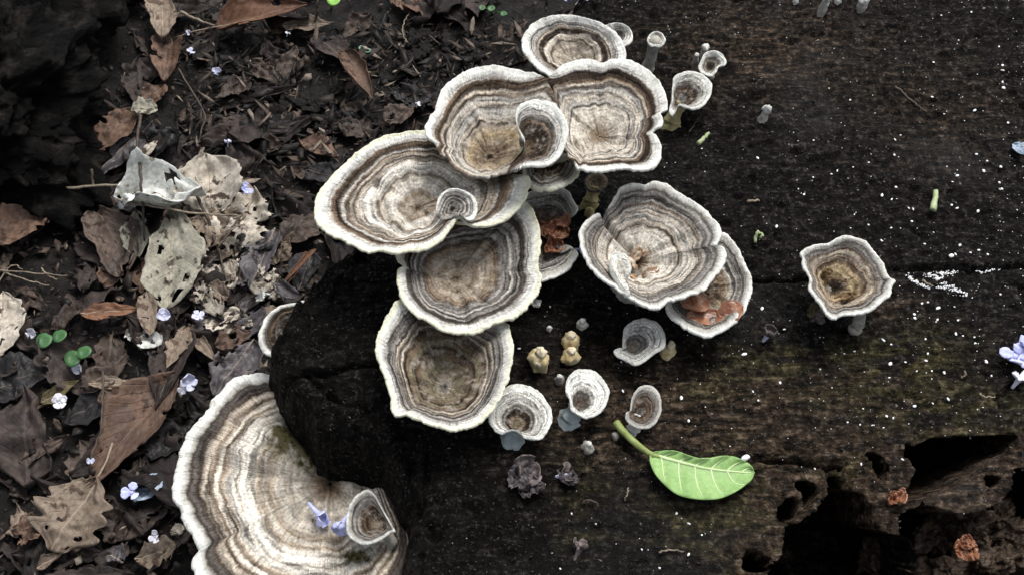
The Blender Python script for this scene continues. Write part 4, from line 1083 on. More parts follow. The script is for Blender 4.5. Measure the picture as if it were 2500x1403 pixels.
twig("dry stem behind the double cap at the top of the litter", 0, [(770, 60), (775, 20), (770, -20)], .0012, M_twigd, [.01, .03])
twig("straight brown stem at the top of the litter left of the oval cap", 0, [(1135, 40), (1130, 0), (1132, -40)], .0014, M_twigd, [.01, .02])
for i, pts in enumerate([[(-20, 1390), (60, 1300), (110, 1320)], [(-10, 1320), (150, 1335), (330, 1352)], [(20, 1330), (130, 1370), (240, 1400)], [(200, 1310), (240, 1350), (280, 1370)]]):
    twig("wispy pale rootlet at the left border of the litter", 1, pts, .0005, M_twig, [.012, .014], name="rootlet", cat="root", group="pale rootlets")
twig("curling thread of pale root above the bud of soil near the oval cap", 0, [(1000, 30), (985, 60), (985, 90), (998, 105)], .0004, M_twig, [.012, .014], name="rootlet", cat="root")
twig("dark straight splinter on the upper part of the stump", 0, [(2185, 212), (2225, 245), (2262, 275)], .0007, M_twigd, [.001, .001], ground=False, name="splinter", cat="splinter")
twig("grey needle like splinter right of the double cap", 0, [(1680, 325), (1695, 305), (1712, 280)], .0005, M_twigd, [.001, .004], ground=False, name="splinter", cat="splinter")
M_green_st = simple_mat("green_stem", [(.3, (.22, .28, .13)), (.7, (.42, .48, .28))], 300, .6, .3)
twig("cut pale green stem piece lying on the right of the stump", 0, [(2277, 514), (2281, 490), (2287, 464)], .0019, M_green_st, [.002, .002], ground=False, name="stem_piece", cat="stem", n=10)
twig("short greenish tan stem piece right of the double cap", 0, [(1705, 352), (1718, 338), (1732, 324)], .0013, M_green_st, [.0015, .0015], ground=False, name="stem_piece", cat="stem", n=10)
twig("tiny whitish splinter above the pale funnel bracket's right side", 0, [(1826, 491), (1840, 490), (1854, 489)], .0008, M_twig, [.001, .001], ground=False, name="splinter", cat="splinter", n=8)
twig("hooked pale stem bit between the funnel bracket and the lone bracket", 0, [(1842, 592), (1845, 575), (1853, 567), (1860, 575), (1855, 582)], .0009, M_green_st, [.001, .004, .003], ground=False, name="stem_piece", cat="stem", n=14)
twig("thin curved pale fibre below the green leaf", 6, [(915, 1290), (950, 1280), (1000, 1280), (1035, 1292)], .0004, M_twig, [.001, .002], ground=False, name="fibre", cat="fibre")
twig("short pale fibre left of the green leaf's lower side", 6, [(750, 1040), (760, 1005), (768, 980)], .0004, M_twig, [.001, .002], ground=False, name="fibre", cat="fibre")
twig("dark curved fibre below the withered flower", 6, [(540, 1050), (570, 1035), (610, 1050), (620, 1070)], .0005, M_twigd, [.001, .003], ground=False, name="fibre", cat="fibre")
twig("pale fibre crossing the white mould on the right crack", 11, [(880, 465), (930, 500), (975, 525)], .0005, M_twig, [.001, .002], ground=False, name="fibre", cat="fibre")
twig("curved dark fibre above the hollow cavities", 7, [(1385, 180), (1412, 160), (1410, 140)], .0004, M_twig, [.001, .002], ground=False, name="fibre", cat="fibre")
twig("pale comma shaped fibre above the long black cavity", 7, [(1500, 275), (1530, 298), (1595, 303)], .0004, M_twig, [.001, .002], ground=False, name="fibre", cat="fibre")

# ------------------------------------------------------------------ the green leaf
t = NT("green_blade"); g = t.obj(); uv = t.attr("leaf", "Vector")
c = t.ramp(t.noise(g, 60, 3), [(.3, (.15, .29, .075)), (.7, (.26, .41, .15))])
c = t.mix(t.ramp(t.noise(g, 190, 3, .6), [(.66, 0.0), (.72, .6)]), c, (.20, .20, .07))
c = t.mix(1.0, c, t.ramp(t.noise(g, 700, 3), [(.3, .86), (.7, 1.12)]), 'MULTIPLY')
t.p(Base_Color=c, Roughness=.5, Specular_IOR_Level=.3, Normal=t.bump(t.noise(g, 600, 3), .4, .0004), Subsurface_Weight=.0)
M_green = t.m
M_vein = simple_mat("green_vein", [(.3, (.40, .52, .25)), (.7, (.52, .62, .36))], 200, .5, .3)
M_pet = simple_mat("green_petiole", [(.3, (.16, .20, .05)), (.7, (.27, .32, .11))], 200, .5, .3)
gl_b, gl_t = surf(*Z(6, 872, 812)), surf(*Z(6, 1378, 905))
gz = max(gl_b[2], gl_t[2], ZT)+.004
e = empty("green_leaf", (gl_b[0], gl_b[1], gz))
upper = [(872, 812), (900, 802), (960, 795), (1020, 803), (1060, 820), (1110, 832), (1160, 832), (1220, 822), (1280, 825), (1330, 845), (1365, 870), (1380, 905)]
midl = [(872, 812), (930, 830), (1000, 850), (1060, 865), (1120, 880), (1180, 890), (1240, 897), (1300, 902), (1340, 905), (1380, 905)]
lower = [(872, 812), (872, 850), (890, 900), (930, 950), (980, 995), (1030, 1020), (1090, 1032), (1150, 1036), (1210, 1030), (1270, 1008), (1330, 970), (1365, 940), (1380, 905)]
nu, nvh = 48, 10
U_, M_, L_ = [spline([Z(6, *q) for q in a], nu+1) for a in (upper, midl, lower)]
rows = []
for side in range(-nvh, nvh+1):
    k = abs(side)/nvh
    o_ = U_ if side > 0 else L_
    pxy = M_*(1-k)+o_*k
    uu = np.linspace(0, 1, nu+1)
    zz = gz + .0022*k*k*np.sin(math.pi*uu)**.6 + .0012*k - .0018*(1-np.abs(np.sin((uu*6.9-.69-k*1.2)*math.pi)))*k + .0016*np.sin(uu*math.pi)
    rows.append(P(pxy[:, 0], pxy[:, 1], zz))
G = np.stack(rows)
locg = np.array(e.location)
bl = mesh_obj("blade", G.reshape(-1, 3)-locg, grid_faces(2*nvh+1, nu+1)[:, ::-1], M_green, e, attrs=dict(leaf=np.zeros((G.shape[0]*G.shape[1], 3))))
add_solid(bl, .0004)
mid3 = G[nvh]
v, f = tube_geo(mid3-locg+[0, 0, .0002], np.linspace(.0010, .0003, nu+1), 8)
mesh_obj("midrib", v, f, M_vein, e)
for sgn in (1, -1):
    for i in range(5 if sgn < 0 else 6):
        u0 = .10+.145*i
        pts = []
        for q in np.linspace(0, .9, 9):
            uu = u0 + (.13 if sgn < 0 else .10)*q + .05*q*q
            if uu > .97: break
            a = uu*nu; a0 = int(a); fr = a-a0
            r_ = nvh + sgn*q*nvh; r0 = int(math.floor(r_)); fr2 = r_-r0; r1 = min(r0+1, 2*nvh)
            pA = G[r0, a0]*(1-fr)+G[r0, min(a0+1, nu)]*fr; pB = G[r1, a0]*(1-fr)+G[r1, min(a0+1, nu)]*fr
            pts.append(pA*(1-fr2)+pB*fr2)
        if len(pts) > 3:
            v, f = tube_geo(np.array(pts)-locg+[0, 0, .0001], np.linspace(.00055, .00022, len(pts)), 6)
            mesh_obj("vein", v, f, M_vein, e)
ps = []
for (x, y), dz in zip([(706, 660), (740, 700), (790, 750), (840, 790), (880, 815), (930, 830)], [.0035, .004, .0045, .0045, .0042, .0042]):
    ps.append(P(*Z(6, x, y), gz-.004+dz+.0005))
v, f = tube_geo(spline(ps, 24)-locg, np.concatenate([np.linspace(.0018, .0013, 20), np.linspace(.0012, .0007, 4)]), 10, True, 2, .1)
mesh_obj("petiole", v, f, M_pet, e)
tag(e, "fresh bright green leaf with a thick stalk lying on the wet stump", "leaf")

# ------------------------------------------------------------------ seedlings
M_seed = simple_mat("seedling_green", [(.3, (.022, .075, .022)), (.7, (.050, .135, .042))], 150, .45, .4, randv=.2)
M_seedp = simple_mat("seedling_teal", [(.3, (.08, .20, .13)), (.7, (.16, .32, .22))], 150, .45, .4)
def seedling(label, reg, leaves, stem_to, mat, z=.014):
    b = gsurf(*Z(reg, *stem_to)); e = empty("seedling", b)
    for i, (x, y, r) in enumerate(leaves):
        px, py = Z(reg, x, y); rr = r/REG[reg][2]*.00024
        c_ = P(px, py, b[2]+z+.002*i)
        V = [c_]; n = 22
        for ring in (.5, 1.0):
            for k in range(n):
                a = 2*math.pi*k/n
                q = rr*ring*(1-.18*math.exp(-((a-1.0-i)/.35)**2)+.05*math.sin(3*a+i))
                V.append(c_+np.array([q*math.cos(a), q*math.sin(a)*1.05, .0009*ring*ring+.10*q*math.sin(a+i)]))
        f = [(0, 1+k, 1+(k+1) % n) for k in range(n)] + [(1+k, 1+n+k, 1+n+(k+1) % n, 1+(k+1) % n) for k in range(n)]
        add_solid(mesh_obj("leaflet", np.array(V)-b, f, mat, e), .0004)
        v, f = tube_geo(spline([c_-b-[0, 0, .0003], (c_-b)*.5+[0, 0, .002], np.array([0, 0, -.001])], 8), .0005, 6)
        mesh_obj("stem", v, f, mat, e)
    return tag(e, label, "seedling", "green seedlings in the litter")
seedling("green seedling with two round leaves in line, left border of the litter", 2, [(218, 262, 38), (292, 240, 33)], (255, 290), M_seed, .016)
seedling("green seedling with two round leaves, above the white scrap in the litter", 2, [(358, 350, 40), (412, 320, 33)], (385, 370), M_seed, .014)
seedling("tiny pale teal seedling left of the double cap, on bare soil", 3, [(268, 240, 18), (298, 252, 16)], (285, 262), M_seedp, .008)
seedling("small green seedling between the litter and the oval cap, at the top", 3, [(855, 42, 20), (900, 46, 22), (960, 72, 20)], (905, 70), M_seed, .010)
seedling("yellow green leaf tip of a seedling above the rolled brown leaf", 0, [(815, 2, 20), (790, -14, 18)], (810, 20), simple_mat("seedling_lime", [(.3, (.16, .36, .05)), (.7, (.26, .48, .10))], 100, .5, .3), .02)

# ------------------------------------------------------------------ violet fallen flowers
def petal_mat(name, a, b):
    t = NT(name); g = t.obj()
    c = t.ramp(t.noise(g, 300, 3), [(.3, a), (.7, b)])
    t.p(Base_Color=c, Roughness=.55, Specular_IOR_Level=.2, Normal=t.bump(t.noise(g, 900, 2), .3, .0003))
    return t.m
M_vio = petal_mat("petal_violet", (.40, .43, .74), (.60, .63, .88))
M_viop = petal_mat("petal_pale_violet", (.44, .45, .60), (.64, .65, .78))
M_viow = petal_mat("petal_white", (.60, .60, .68), (.78, .78, .82))
M_wilt = petal_mat("petal_wilted", (.045, .036, .034), (.20, .165, .158))
def flower(label, p, r, mat, yaw, pitch, n=5, seed=0, closed=.3, name="fallen_flower", tube=1.0, tmat=None, group="fallen violet flowers"):
    e = empty(name, p)
    Rm = np.array((Euler((pitch, 0, yaw)).to_matrix()))
    rs = np.random.default_rng(seed)
    tl = r*1.1*tube
    s = np.linspace(0, 1, 7)
    v, f = tube_geo(np.stack([0*s, 0*s, -tl+s*tl], -1), r*(.13+.17*s**2), 10)
    base = np.array([0, 0, r*.45])
    mesh_obj("corolla_tube", v@Rm.T+base, f, tmat or mat, e)
    for k in range(n):
        a = 2*math.pi*(k+rs.uniform(-.4, .4))/n; cl = closed + rs.uniform(-.5, 1.0); sz_ = rs.uniform(.6, 1.1)
        V = []
        for i in range(6):
            u = i/5
            w = r*(.34+.14*rs.random())*math.sin(math.pi*(.14+.78*u**1.3))**.7
            rr = r*.18 + r*.85*sz_*u*math.cos(cl*u)
            zz = r*.75*u*math.sin(cl*u) + r*.05*rs.normal()
            for j in (-1, -.4, .4, 1):
                V.append(np.array([rr*math.cos(a)-w*j*math.sin(a), rr*math.sin(a)+w*j*math.cos(a), zz+.18*w*j*j]))
        ff = [(i*4+j, i*4+j+1, i*4+4+j+1, i*4+4+j) for i in range(5) for j in range(3)]
        add_solid(mesh_obj("petal", np.array(V)@Rm.T+base, ff, mat, e), .00025)
    return tag(e, label, "flower", group)
def gp(reg, x, y, z=.012):
    px, py = Z(reg, x, y); q = gsurf(px, py); return P(px, py, q[2]+z)
flower("violet tubular flower lying on the huge shelf bracket", P(*Z(10, 345, 1060), .0655), .0065, M_vio, .7, 1.3, 4, 1, .9, tube=1.6)
flower("second violet flower pressed against the little tilted bracket", P(*Z(10, 470, 1110), .0655), .0060, M_vio, -.3, 1.2, 5, 2, .5, tube=1.4)
flower("pale violet flower beside the lacy skeletonised leaf", gp(9, 1300, 250, .022), .0046, M_vio, 0, .4, 5, 3)
flower("small violet flower right of the pointed beige leaf", gp(9, 1175, 100, .018), .0034, M_viop, 1, .5, 5, 4)
flower("whitish violet flower on the grey brown folded leaf", gp(2, 805, 150, .018), .0050, M_viop, .5, .3, 5, 5)
flower("whitish violet flower above the tan curled sliver", gp(2, 965, 150, .016), .0042, M_viop, 2, .4, 5, 6)
flower("plump pale flower cluster behind the huge shelf bracket's rim", gp(2, 920, 475, .016), .0058, M_viop, 1.2, .5, 5, 7)
flower("second pale flower of the plump cluster near the shelf bracket's rim", gp(2, 895, 505, .012), .0040, M_viow, .2, .8, 4, 8)
flower("white violet flower near the olive brown narrow leaf", gp(2, 295, 570, .014), .0050, M_viow, .3, .4, 5, 9)
flower("pale blue flower at the stalk end of the glassy petal", gp(2, 645, 1010, .014), .0052, M_vio, .9, .5, 4, 10)
flower("tiny violet flower on the thin dry stem", gp(2, 442, 852, .020), .0026, M_viop, .9, .5, 4, 11)
flower("white flower low in the litter left of the shelf bracket", gp(2, 758, 1222, .014), .0036, M_viow, .1, .6, 4, 12)
flower("pale violet flower on bare soil above the bark debris", gp(1, 1065, 365, .014), .0040, M_viop, .4, .3, 5, 13)
flower("faint violet flower beside the brown leaf with the tan curled edge", gp(1, 937, 262, .012), .0032, M_viop, 1.4, .5, 4, 14)
flower("small violet petal bunch near the top of the litter", gp(1, 922, 165, .012), .0022, M_viop, .4, .5, 4, 15)
flower("white speck of a flower above the bare soil", gp(1, 1408, 170, .014), .0022, M_viow, 2.4, .5, 4, 16)
flower("violet bud above the pointed beige leaf", gp(1, 1118, 706, .018), .0030, M_viop, 2.8, .5, 4, 17, .9)
flower("pale green white flower remains left of the seedling in line", gp(2, 150, 235, .010), .0042, M_viow, .8, .8, 4, 18)
flower("whitish flower remains beneath the second seedling", gp(2, 385, 405, .008), .0045, M_viow, .2, .9, 4, 19)
flower("bluish white flower behind the oval cap's top rim", surf(*Z(12, 770, 150))+[0, 0, .012], .0036, M_viop, .2, .3, 5, 20)
flower("pale flower near the top border above the oval cap", gp(12, 610, 10, .06), .0036, M_viop, .9, .3, 5, 21)
flower("faded flower hanging next to the one above the oval cap", gp(12, 725, 35, .06), .0034, M_viow, 1.9, .9, 4, 22)
flower("blue violet flower in the gap between stacked caps and pale funnel bracket", surf(1420, 622)+[0, 0, .002], .0042, M_vio, .9, 1.0, 4, 23)
flower("large blue violet flower at the right border of the stump", surf(2468, 885)+[0, 0, .003], .0075, M_vio, .3, .3, 5, 24, .2)
flower("blue violet flower behind the large one at the right border", surf(2500, 860)+[0, 0, .003], .0065, M_vio, 1.3, .2, 5, 25, .2)
flower("white petalled flower just below the large blue violet one", surf(2482, 935)+[0, 0, .002], .0058, M_viow, 2.3, .5, 4, 26, .2)
flower("white flower scrap on the litter right of the brown hooked leaf", gp(0, 1020, 258, .012), .0024, M_viow, 2.3, .5, 4, 27, .2)
GW = "withered flowers on the stump"
flower("withered grey pink flower left of the green leaf", surf(1285, 1160)+[0, 0, .001], .0085, M_wilt, .3, .5, 6, 30, .3, "withered_flower", .6, group=GW)
flower("small withered brown flower right of the grey pink one", surf(1382, 1168)+[0, 0, .001], .0060, M_wilt, 1.3, .8, 4, 31, .6, "withered_flower", 1.2, M_viop, group=GW)
flower("withered pinkish flower with a violet thread between two brackets", surf(1872, 828)+[0, 0, .002], .0058, M_wilt, 2.0, .4, 5, 32, .8, "withered_flower", 1.0, M_viop, group=GW)
flower("withered brown flower flake low on the stump", surf(*Z(6, 530, 1285))+[0, 0, .001], .0050, M_wilt, 2.6, .9, 3, 33, .5, "withered_flower", 1.4, group=GW)
flower("dry brown flower crumb at the lone bracket's foot", surf(1988, 790)+[0, 0, .002], .0055, M_wilt, 1.6, .8, 5, 34, .9, "withered_flower", .5, group=GW)

# ------------------------------------------------------------------ brown scales
t = NT("brown_scale"); g = t.obj()
c = t.ramp(t.noise(g, 160, 3), [(.3, (.09, .032, .014)), (.55, (.19, .072, .034)), (.78, (.40, .22, .14))])
t.p(Base_Color=c, Roughness=.35, Specular_IOR_Level=.45, Normal=t.bump(t.noise(g, 500, 3), .4, .0005))
M_scale = t.m
def scale_(label, reg, a, b, w, z0, z1, seed, **kw):
    kw.setdefault("tatter", 0.0)
    return leaf(label, reg, a, b, w, M_scale, 'round', ZT+z0, ZT+z1, name="brown_scale", ground=False, rib=False, seed=seed, cat="bud scale", group="orange brown bud scales", thick=.0005, **kw)
scale_("orange brown scale tucked under the pale funnel bracket's rim", 5, (1080, 800), (1230, 765), 125, .0205, .0185, 71, cup=.25, wave=.05)
scale_("long orange brown scale lying along the darker oval bracket's rim", 5, (1110, 885), (1330, 862), 75, .019, .0185, 72, cup=.25, wave=.05)
scale_("orange brown scale standing at the right of the darker oval bracket", 5, (1300, 885), (1425, 800), 95, .0185, .022, 73, cup=.25, wave=.05)
scale_("brown scale on the tattered grey bracket, uppermost", 4, (1030, 280), (1080, 300), 60, .020, .021, 74, cup=.5)
scale_("brown scale cluster piece on the tattered grey bracket", 4, (960, 330), (1080, 350), 75, .018, .018, 75, cup=.5, wave=.3)
scale_("dark brown scale across the tattered grey bracket", 4, (930, 290), (1010, 370), 60, .018, .017, 76, cup=.5, wave=.3)
scale_("pinkish scale at the lower end of the tattered grey bracket", 4, (960, 420), (1055, 405), 70, .016, .017, 77, cup=.5, wave=.3)
def on_stump_scale(label, reg, a, b, w, seed, lift=.002, **kw):
    kw.setdefault("tatter", 0.0)
    pa, pb = surf(*Z(reg, *a)), surf(*Z(reg, *b))
    z = max(pa[2], pb[2])+lift
    return leaf(label, reg, a, b, w, M_scale, 'round', z, z+.001, name="brown_scale", ground=False, rib=False, seed=seed, cat="bud scale", group="orange brown bud scales", thick=.0005, **kw)
on_stump_scale("bright orange scale in the rubble of the hollow, lower right", 7, (1345, 1260), (1490, 1240), 90, 78, cup=.7, wave=.4)
on_stump_scale("orange scale standing behind the bright one in the hollow", 7, (1380, 1220), (1460, 1180), 60, 79, cup=.7, wave=.4)
on_stump_scale("reddish scale at the tip of the wood tongue beside the long black cavity", 7, (930, 950), (1045, 890), 60, 80, cup=.6, wave=.4)

# ------------------------------------------------------------------ rotten log at the upper left, wood chunks in the hollow
def lump(name, label, cat, loc, size, mat, seed, rot=0.0, n=64, m=40, rough=.35, block=.0, group=None):
    V = []; 
    th = np.linspace(0, 2*math.pi, n, endpoint=False); ph = np.linspace(.02, math.pi-.02, m)
    TH, PH = np.meshgrid(th, ph)
    x, y, z = np.sin(PH)*np.cos(TH), np.sin(PH)*np.sin(TH), np.cos(PH)
    k = np.maximum(np.maximum(np.abs(x), np.abs(y)), np.abs(z)); sq = .45
    r = (1-sq)+sq/k
    r = r*(1+rough*fbm(x*2.2, y*2.2, z*2.2, 5, seed, .55)+block*np.round(2*fbm(x*3, y*3, z*3, 2, seed+5))/2)
    V = np.stack([x*r*size[0], y*r*size[1], z*r*size[2]], -1)
    c, s = math.cos(rot), math.sin(rot)
    V = np.stack([V[..., 0]*c-V[..., 1]*s, V[..., 0]*s+V[..., 1]*c, V[..., 2]], -1).reshape(-1, 3)
    i = np.arange(n*m).reshape(m, n); j = np.roll(i, -1, 1)
    f = [tuple(q) for q in np.stack([i[:-1], i[1:], j[1:], j[:-1]], -1).reshape(-1, 4)]
    f.append(tuple(i[0])); f.append(tuple(i[-1][::-1]))
    o = mesh_obj(name, V, f, mat); o.location = loc
    return tag(o, label, cat, group)
t = NT("dark_bark"); g = t.obj()
c = t.ramp(t.noise(g, 70, 7, .7), [(.38, (.0018, .0017, .0017)), (.53, (.0075, .0068, .0062)), (.68, (.040, .034, .028))])
t.p(Base_Color=c, Roughness=.7, Specular_IOR_Level=.10, Normal=t.bump(t.noise(t.scale(g, (1, 1, 2)), 110, 8, .75), 1.0, .008))
M_bark = t.m
q = P(30, 210, .06)
lump("rotten_log", "black crumbling rotten log at the upper left of the litter", "log", (q[0]-.05, q[1]+.01, .03), (.075, .085, .055), M_bark, 3, .25, 300, 190, .70, .20)
q = P(-150, -150, .05)
lump("rotten_log", "black rotten log end behind the crumbling log, upper left corner", "log", (q[0]+.02, q[1]+.02, .03), (.11, .075, .05), M_bark, 8, -.3, 120, 80, .42, .10)
CH = "loose rotten wood chunks in the stump's hollow"
for lab, x, y, sz, sd_, rt, zz in [
        ("reddish brown wood chunk with a pale upper face in the hollow", 890, 1290, (.010, .007, .007), 1, .5, .050),
        ("grey green wood chunk leaning in the hollow behind the reddish one", 1170, 1160, (.012, .005, .006), 2, .6, .058),
        ("dark wood knob carrying the bright orange scale", 1400, 1200, (.008, .007, .012), 3, .2, .056),
        ("mossy wood chunk at the bottom of the hollow", 1440, 1340, (.009, .006, .010), 4, .1, .054),
        ("grey wood chunk at the hollow's far right", 1700, 1290, (.008, .009, .010), 5, .9, .056),
        ("upper wood block standing right of the long black cavity", 1420, 1080, (.008, .007, .012), 6, .4, .066),
        ("small dark wood chip at the hollow's lower border", 1030, 1330, (.006, .004, .004), 7, .8, .056),
        ("low dark wood chip at the bottom border of the hollow", 1090, 1400, (.009, .006, .005), 8, .3, .054)] + [(f"{w} crumbling wood piece {p}", x, y, (a, b_, c_), sd_, rt, zz) for w, p, x, y, a, b_, c_, sd_, rt, zz in [
        ("brown", "left of the knob with the bright orange scale", 1290, 1100, .007, .005, .009, 11, .2, .060),
        ("ochre", "below the upper wood block of the hollow", 1500, 1130, .006, .005, .008, 12, 1.0, .062),
        ("dark brown", "between the mossy chunk and the far right chunk", 1590, 1330, .009, .006, .008, 13, .5, .060),
        ("reddish", "behind the far right grey chunk", 1690, 1150, .009, .006, .007, 14, .1, .060),
        ("tan edged", "beneath the small round hole of the hollow", 1620, 1040, .007, .005, .008, 15, .7, .066),
        ("thin upright", "in front of the long black cavity", 1240, 1230, .004, .004, .008, 16, .7, .056),
        ("flat", "at the hollow's front beside the mossy chunk", 1290, 1380, .008, .006, .005, 17, .2, .058)]]:
    q = P(*Z(7, x, y), zz)
    lump("wood_chunk", lab, "wood chunk", tuple(q), sz, M_chunk, sd_+20, rt, 60, 40, .8, .30, CH)
# bark debris mound between log and fungus cluster
for k, (x, y, s) in enumerate([(620, 230, .020), (700, 190, .018), (560, 160, .016), (760, 260, .020), (820, 310, .018), (660, 330, .018), (900, 380, .014), (860, 120, .015), (1020, 110, .02), (1120, 120, .022), (960, 180, .016)]):
    q = gsurf(x, y)
    lump("bark_clod", "dark crumbly clod of bark and soil behind the fungus cluster", "clod", (q[0], q[1], q[2]-.001), (s*.75, s*.6, s*.34), M_soil, 40+k, k*.9, 90, 60, .95, .25, "clods of bark and soil")

# ------------------------------------------------------------------ white beads on the wood
def bead_geo(n=10, m=6, seed=0):
    V = []; Fc = []
    for i in range(m+1):
        ph = math.pi*i/m
        for k in range(n):
            th = 2*math.pi*k/n
            r = 1+.25*vnoise(1.3*math.cos(th)*math.sin(ph), 1.3*math.sin(th)*math.sin(ph), 1.3*math.cos(ph), seed)
            V.append((r*math.sin(ph)*math.cos(th), r*math.sin(ph)*math.sin(th)*.85, r*.6*math.cos(ph)))
    for i in range(m):
        for k in range(n):
            k2 = (k+1) % n; Fc.append((i*n+k, (i+1)*n+k, (i+1)*n+k2, i*n+k2))
    return np.array(V), Fc
beads = []
for r_, pts in {8: [(1110, 497, 14), (1228, 573, 12), (1920, 72, 12), (1748, 90, 8), (2098, 375, 13), (2095, 410, 14), (2098, 470, 13), (2103, 505, 20), (1937, 633, 15), (1765, 652, 10), (2130, 703, 11), (1697, 555, 10), (1705, 358, 10), (1020, 802, 9), (1515, 772, 12), (1485, 800, 12), (1480, 887, 12), (1335, 930, 10), (1245, 956, 8), (1155, 977, 10), (1122, 996, 12), (1017, 1013, 7), (933, 1080, 9), (965, 1112, 10), (1950, 882, 13), (2010, 920, 10), (1990, 978, 18), (2080, 972, 15), (1838, 1005, 15), (1812, 1040, 10), (2080, 1045, 15), (2093, 1080, 13), (1780, 953, 8), (1490, 1068, 13), (1410, 1117, 13), (1467, 1137, 12), (1563, 1190, 9), (1588, 1195, 12), (1808, 1172, 12), (1838, 1190, 12), (1957, 1208, 14), (1580, 1265, 13), (1333, 1285, 10), (1232, 1303, 8), (1462, 1302, 10), (1253, 1225, 8), (808, 1295, 14), (1410, 1377, 10), (1657, 1383, 9), (700, 903, 12), (382, 850, 8), (2080, 270, 14), (1847, 232, 9), (1375, 638, 8), (2182, 1200, 8), (1705, 1328, 7)],
               11: [(530, 133, 18), (908, 145, 14), (1130, 265, 32), (1168, 250, 14), (1203, 173, 18), (1295, 235, 16), (1368, 207, 18), (1443, 252, 16), (1015, 710, 32), (930, 658, 16), (880, 668, 14), (815, 762, 22), (818, 795, 20), (1010, 795, 26), (1000, 825, 12), (1170, 930, 18), (1230, 945, 14), (1335, 1012, 24), (1328, 957, 14), (928, 1098, 18), (915, 1158, 15), (610, 1183, 20), (738, 1170, 12), (550, 983, 20), (617, 1018, 12), (910, 972, 14), (835, 1247, 13), (968, 1242, 14), (1075, 1250, 22), (1430, 1165, 20), (1475, 1287, 16), (600, 1302, 11), (963, 1314, 10), (300, 1082, 13), (215, 1097, 10), (1310, 620, 9), (1550, 592, 16), (1155, 702, 12), (1188, 812, 14), (688, 522, 11)],
               6: [(1417, 108, 15), (1527, 206, 9), (1025, 543, 14), (1060, 652, 14), (490, 1103, 9), (607, 1155, 9), (1002, 1103, 9), (1062, 1153, 9), (1124, 1208, 7), (832, 1278, 8), (1060, 1303, 9), (918, 1367, 10), (435, 1373, 8), (235, 300, 9), (385, 97, 7), (733, 367, 10), (1330, 328, 14), (1507, 466, 8), (1400, 553, 8), (302, 843, 8), (740, 508, 10), (218, 845, 8)],
               7: [(1097, 358, 14), (925, 420, 12), (965, 432, 11), (1212, 333, 11), (1300, 325, 13), (490, 730, 14), (767, 717, 10), (1022, 687, 12), (130, 322, 10), (97, 268, 10), (265, 212, 10), (513, 128, 10), (947, 96, 15), (778, 374, 9), (760, 472, 8), (835, 475, 8), (683, 457, 7), (905, 490, 8)]}.items():
    for x, y, d in pts: beads.append((*Z(r_, x, y), d/REG[r_][2]))
bp = [bead_geo(seed=s) for s in range(4)]
bm = []
for i, (px, py, d) in enumerate(beads):
    q = surf(px, py); r = d*.5*.00027
    k = i % 4
    if len(bm) <= k:
        o = mesh_obj("white_bead", *bp[k], M_white); bm.append(o)
    else:
        o = bm[k].copy(); col.objects.link(o)
    o.location = (q[0], q[1], q[2]+r*.2); o.scale = (r*rng.uniform(.8, 1.45), r*rng.uniform(.7, 1.2), r*rng.uniform(.6, 1.1)); o.rotation_euler = (0, 0, rng.uniform(0, 3.1))
    tag(o, "white bead like speck on the dark wet wood", "speck", "white specks on the stump")
# the big white seed at the green leaf's tip
o = bm[0].copy(); col.objects.link(o); o.name = "white_seed"
q = surf(*Z(6, 1335, 832)); o.location = (q[0], q[1], q[2]+.0015); o.scale = (.0024, .0018, .0026); o.rotation_euler = (0, 0, .5)
tag(o, "white seed touching the green leaf's tip", "seed"); o.pop("group", None) if hasattr(o, "pop") else None
if "group" in o: del o["group"]
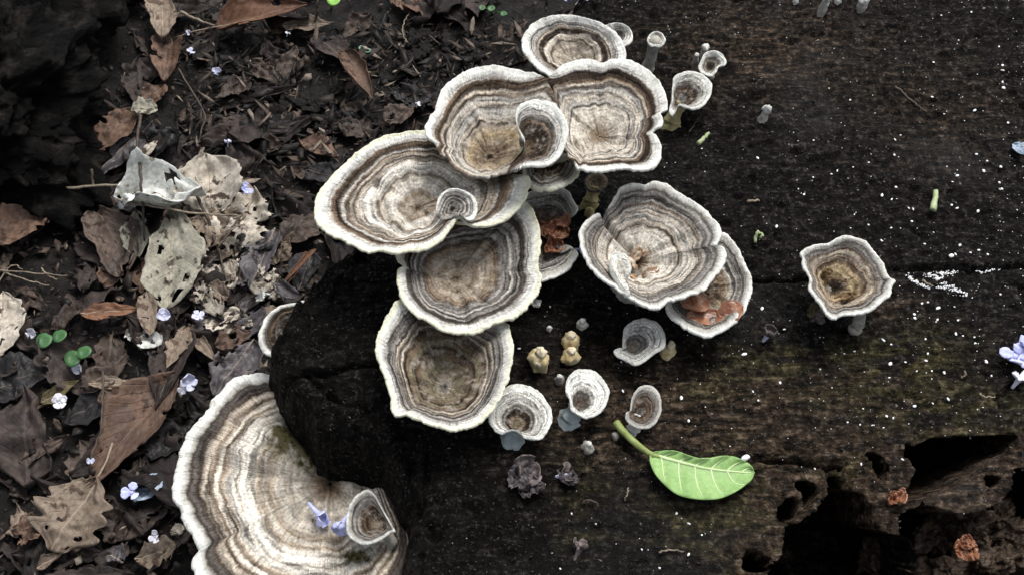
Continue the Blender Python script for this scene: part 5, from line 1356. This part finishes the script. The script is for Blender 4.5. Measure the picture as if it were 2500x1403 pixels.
# dust of specks too small to pick out, and the white mould on the crack
V, Fc = [], []
bv, bf = bead_geo(6, 4, 9)
def add_dust(px, py, r):
    q = P(px, py, ZT); z = float(stump_z(q[0], q[1]))
    if z < ZT-.02: return
    b = len(V)
    V.extend((bv*r + [q[0], q[1], z+r*.2]).tolist()); Fc.extend([tuple(b+i for i in f) for f in bf])
for _ in range(460):
    add_dust(2500-1000*rng.random()**1.5, rng.uniform(-20, 1100), rng.uniform(.00015, .0004))
for _ in range(150):
    add_dust(rng.uniform(1300, 2450), rng.uniform(700, 1403), rng.uniform(.00012, .0003))
tag(mesh_obj("white_dust", V, Fc, M_white), "fine dust of tiny white specks over the stump's right side", "specks", kind="stuff")
V, Fc = [], []
for line, n, w in [([(750, 430), (800, 480), (860, 510), (930, 540)], 80, 14), ([(930, 430), (1000, 420), (1080, 405), (1180, 400)], 110, 22), ([(1030, 530), (1100, 520), (1160, 550), (1250, 595)], 100, 18), ([(1340, 380), (1400, 405), (1470, 385), (1540, 380)], 40, 9), ([(1020, 380), (1050, 360)], 10, 6), ([(1000, 470), (1040, 450)], 30, 15)]:
    for _ in range(n):
        s = spline(line, 30)[int(rng.integers(30))]
        add_dust(*Z(11, s[0]+rng.normal(0, w), s[1]+rng.normal(0, w*.6)), rng.uniform(.0002, .0006))
tag(mesh_obj("white_mould", V, Fc, M_white), "crumbly white mould strewn along the crack right of the lone bracket", "mould", kind="stuff")
# white scrap triangle beside the stacked caps
leaf("white triangular scrap beside the middle stacked cap", 4, (900, 690), (945, 668), 40, 'pale', 'lance', ZT+.003, ZT+.004, ground=False, seed=90, rib=False, group="scraps")
leaf("green mossy scrap under the lone bracket's left side", 5, (1800, 850), (1880, 840), 70, 'olive', 'round', ZT+.004, ZT+.006, ground=False, seed=91, rib=False, group="scraps")
leaf("pale bluish scrap at the right border of the stump", 8, (2160, 820), (2221, 880), 60, 'ice', 'ovate', ZT+.003, ZT+.003, ground=False, seed=92, rib=False, group="scraps")

# ragged bits of the withered flower
for i, (x, y, x2, y2, w) in enumerate([(1245, 1150, 1300, 1185, 50), (1270, 1120, 1300, 1150, 38), (1265, 1195, 1330, 1180, 40), (1360, 1150, 1405, 1185, 38)]):
    pa = surf(x, y)
    leaf("ragged brown grey petal scrap beside the withered flower", 0, (x, y), (x2, y2), w, 'mauve', 'round', ZT+.004, ZT+.005, name="petal_scrap", ground=False, seed=330+i, rib=False, cat="petal scrap", group="withered petal scraps", tatter=.5, wave=.3)
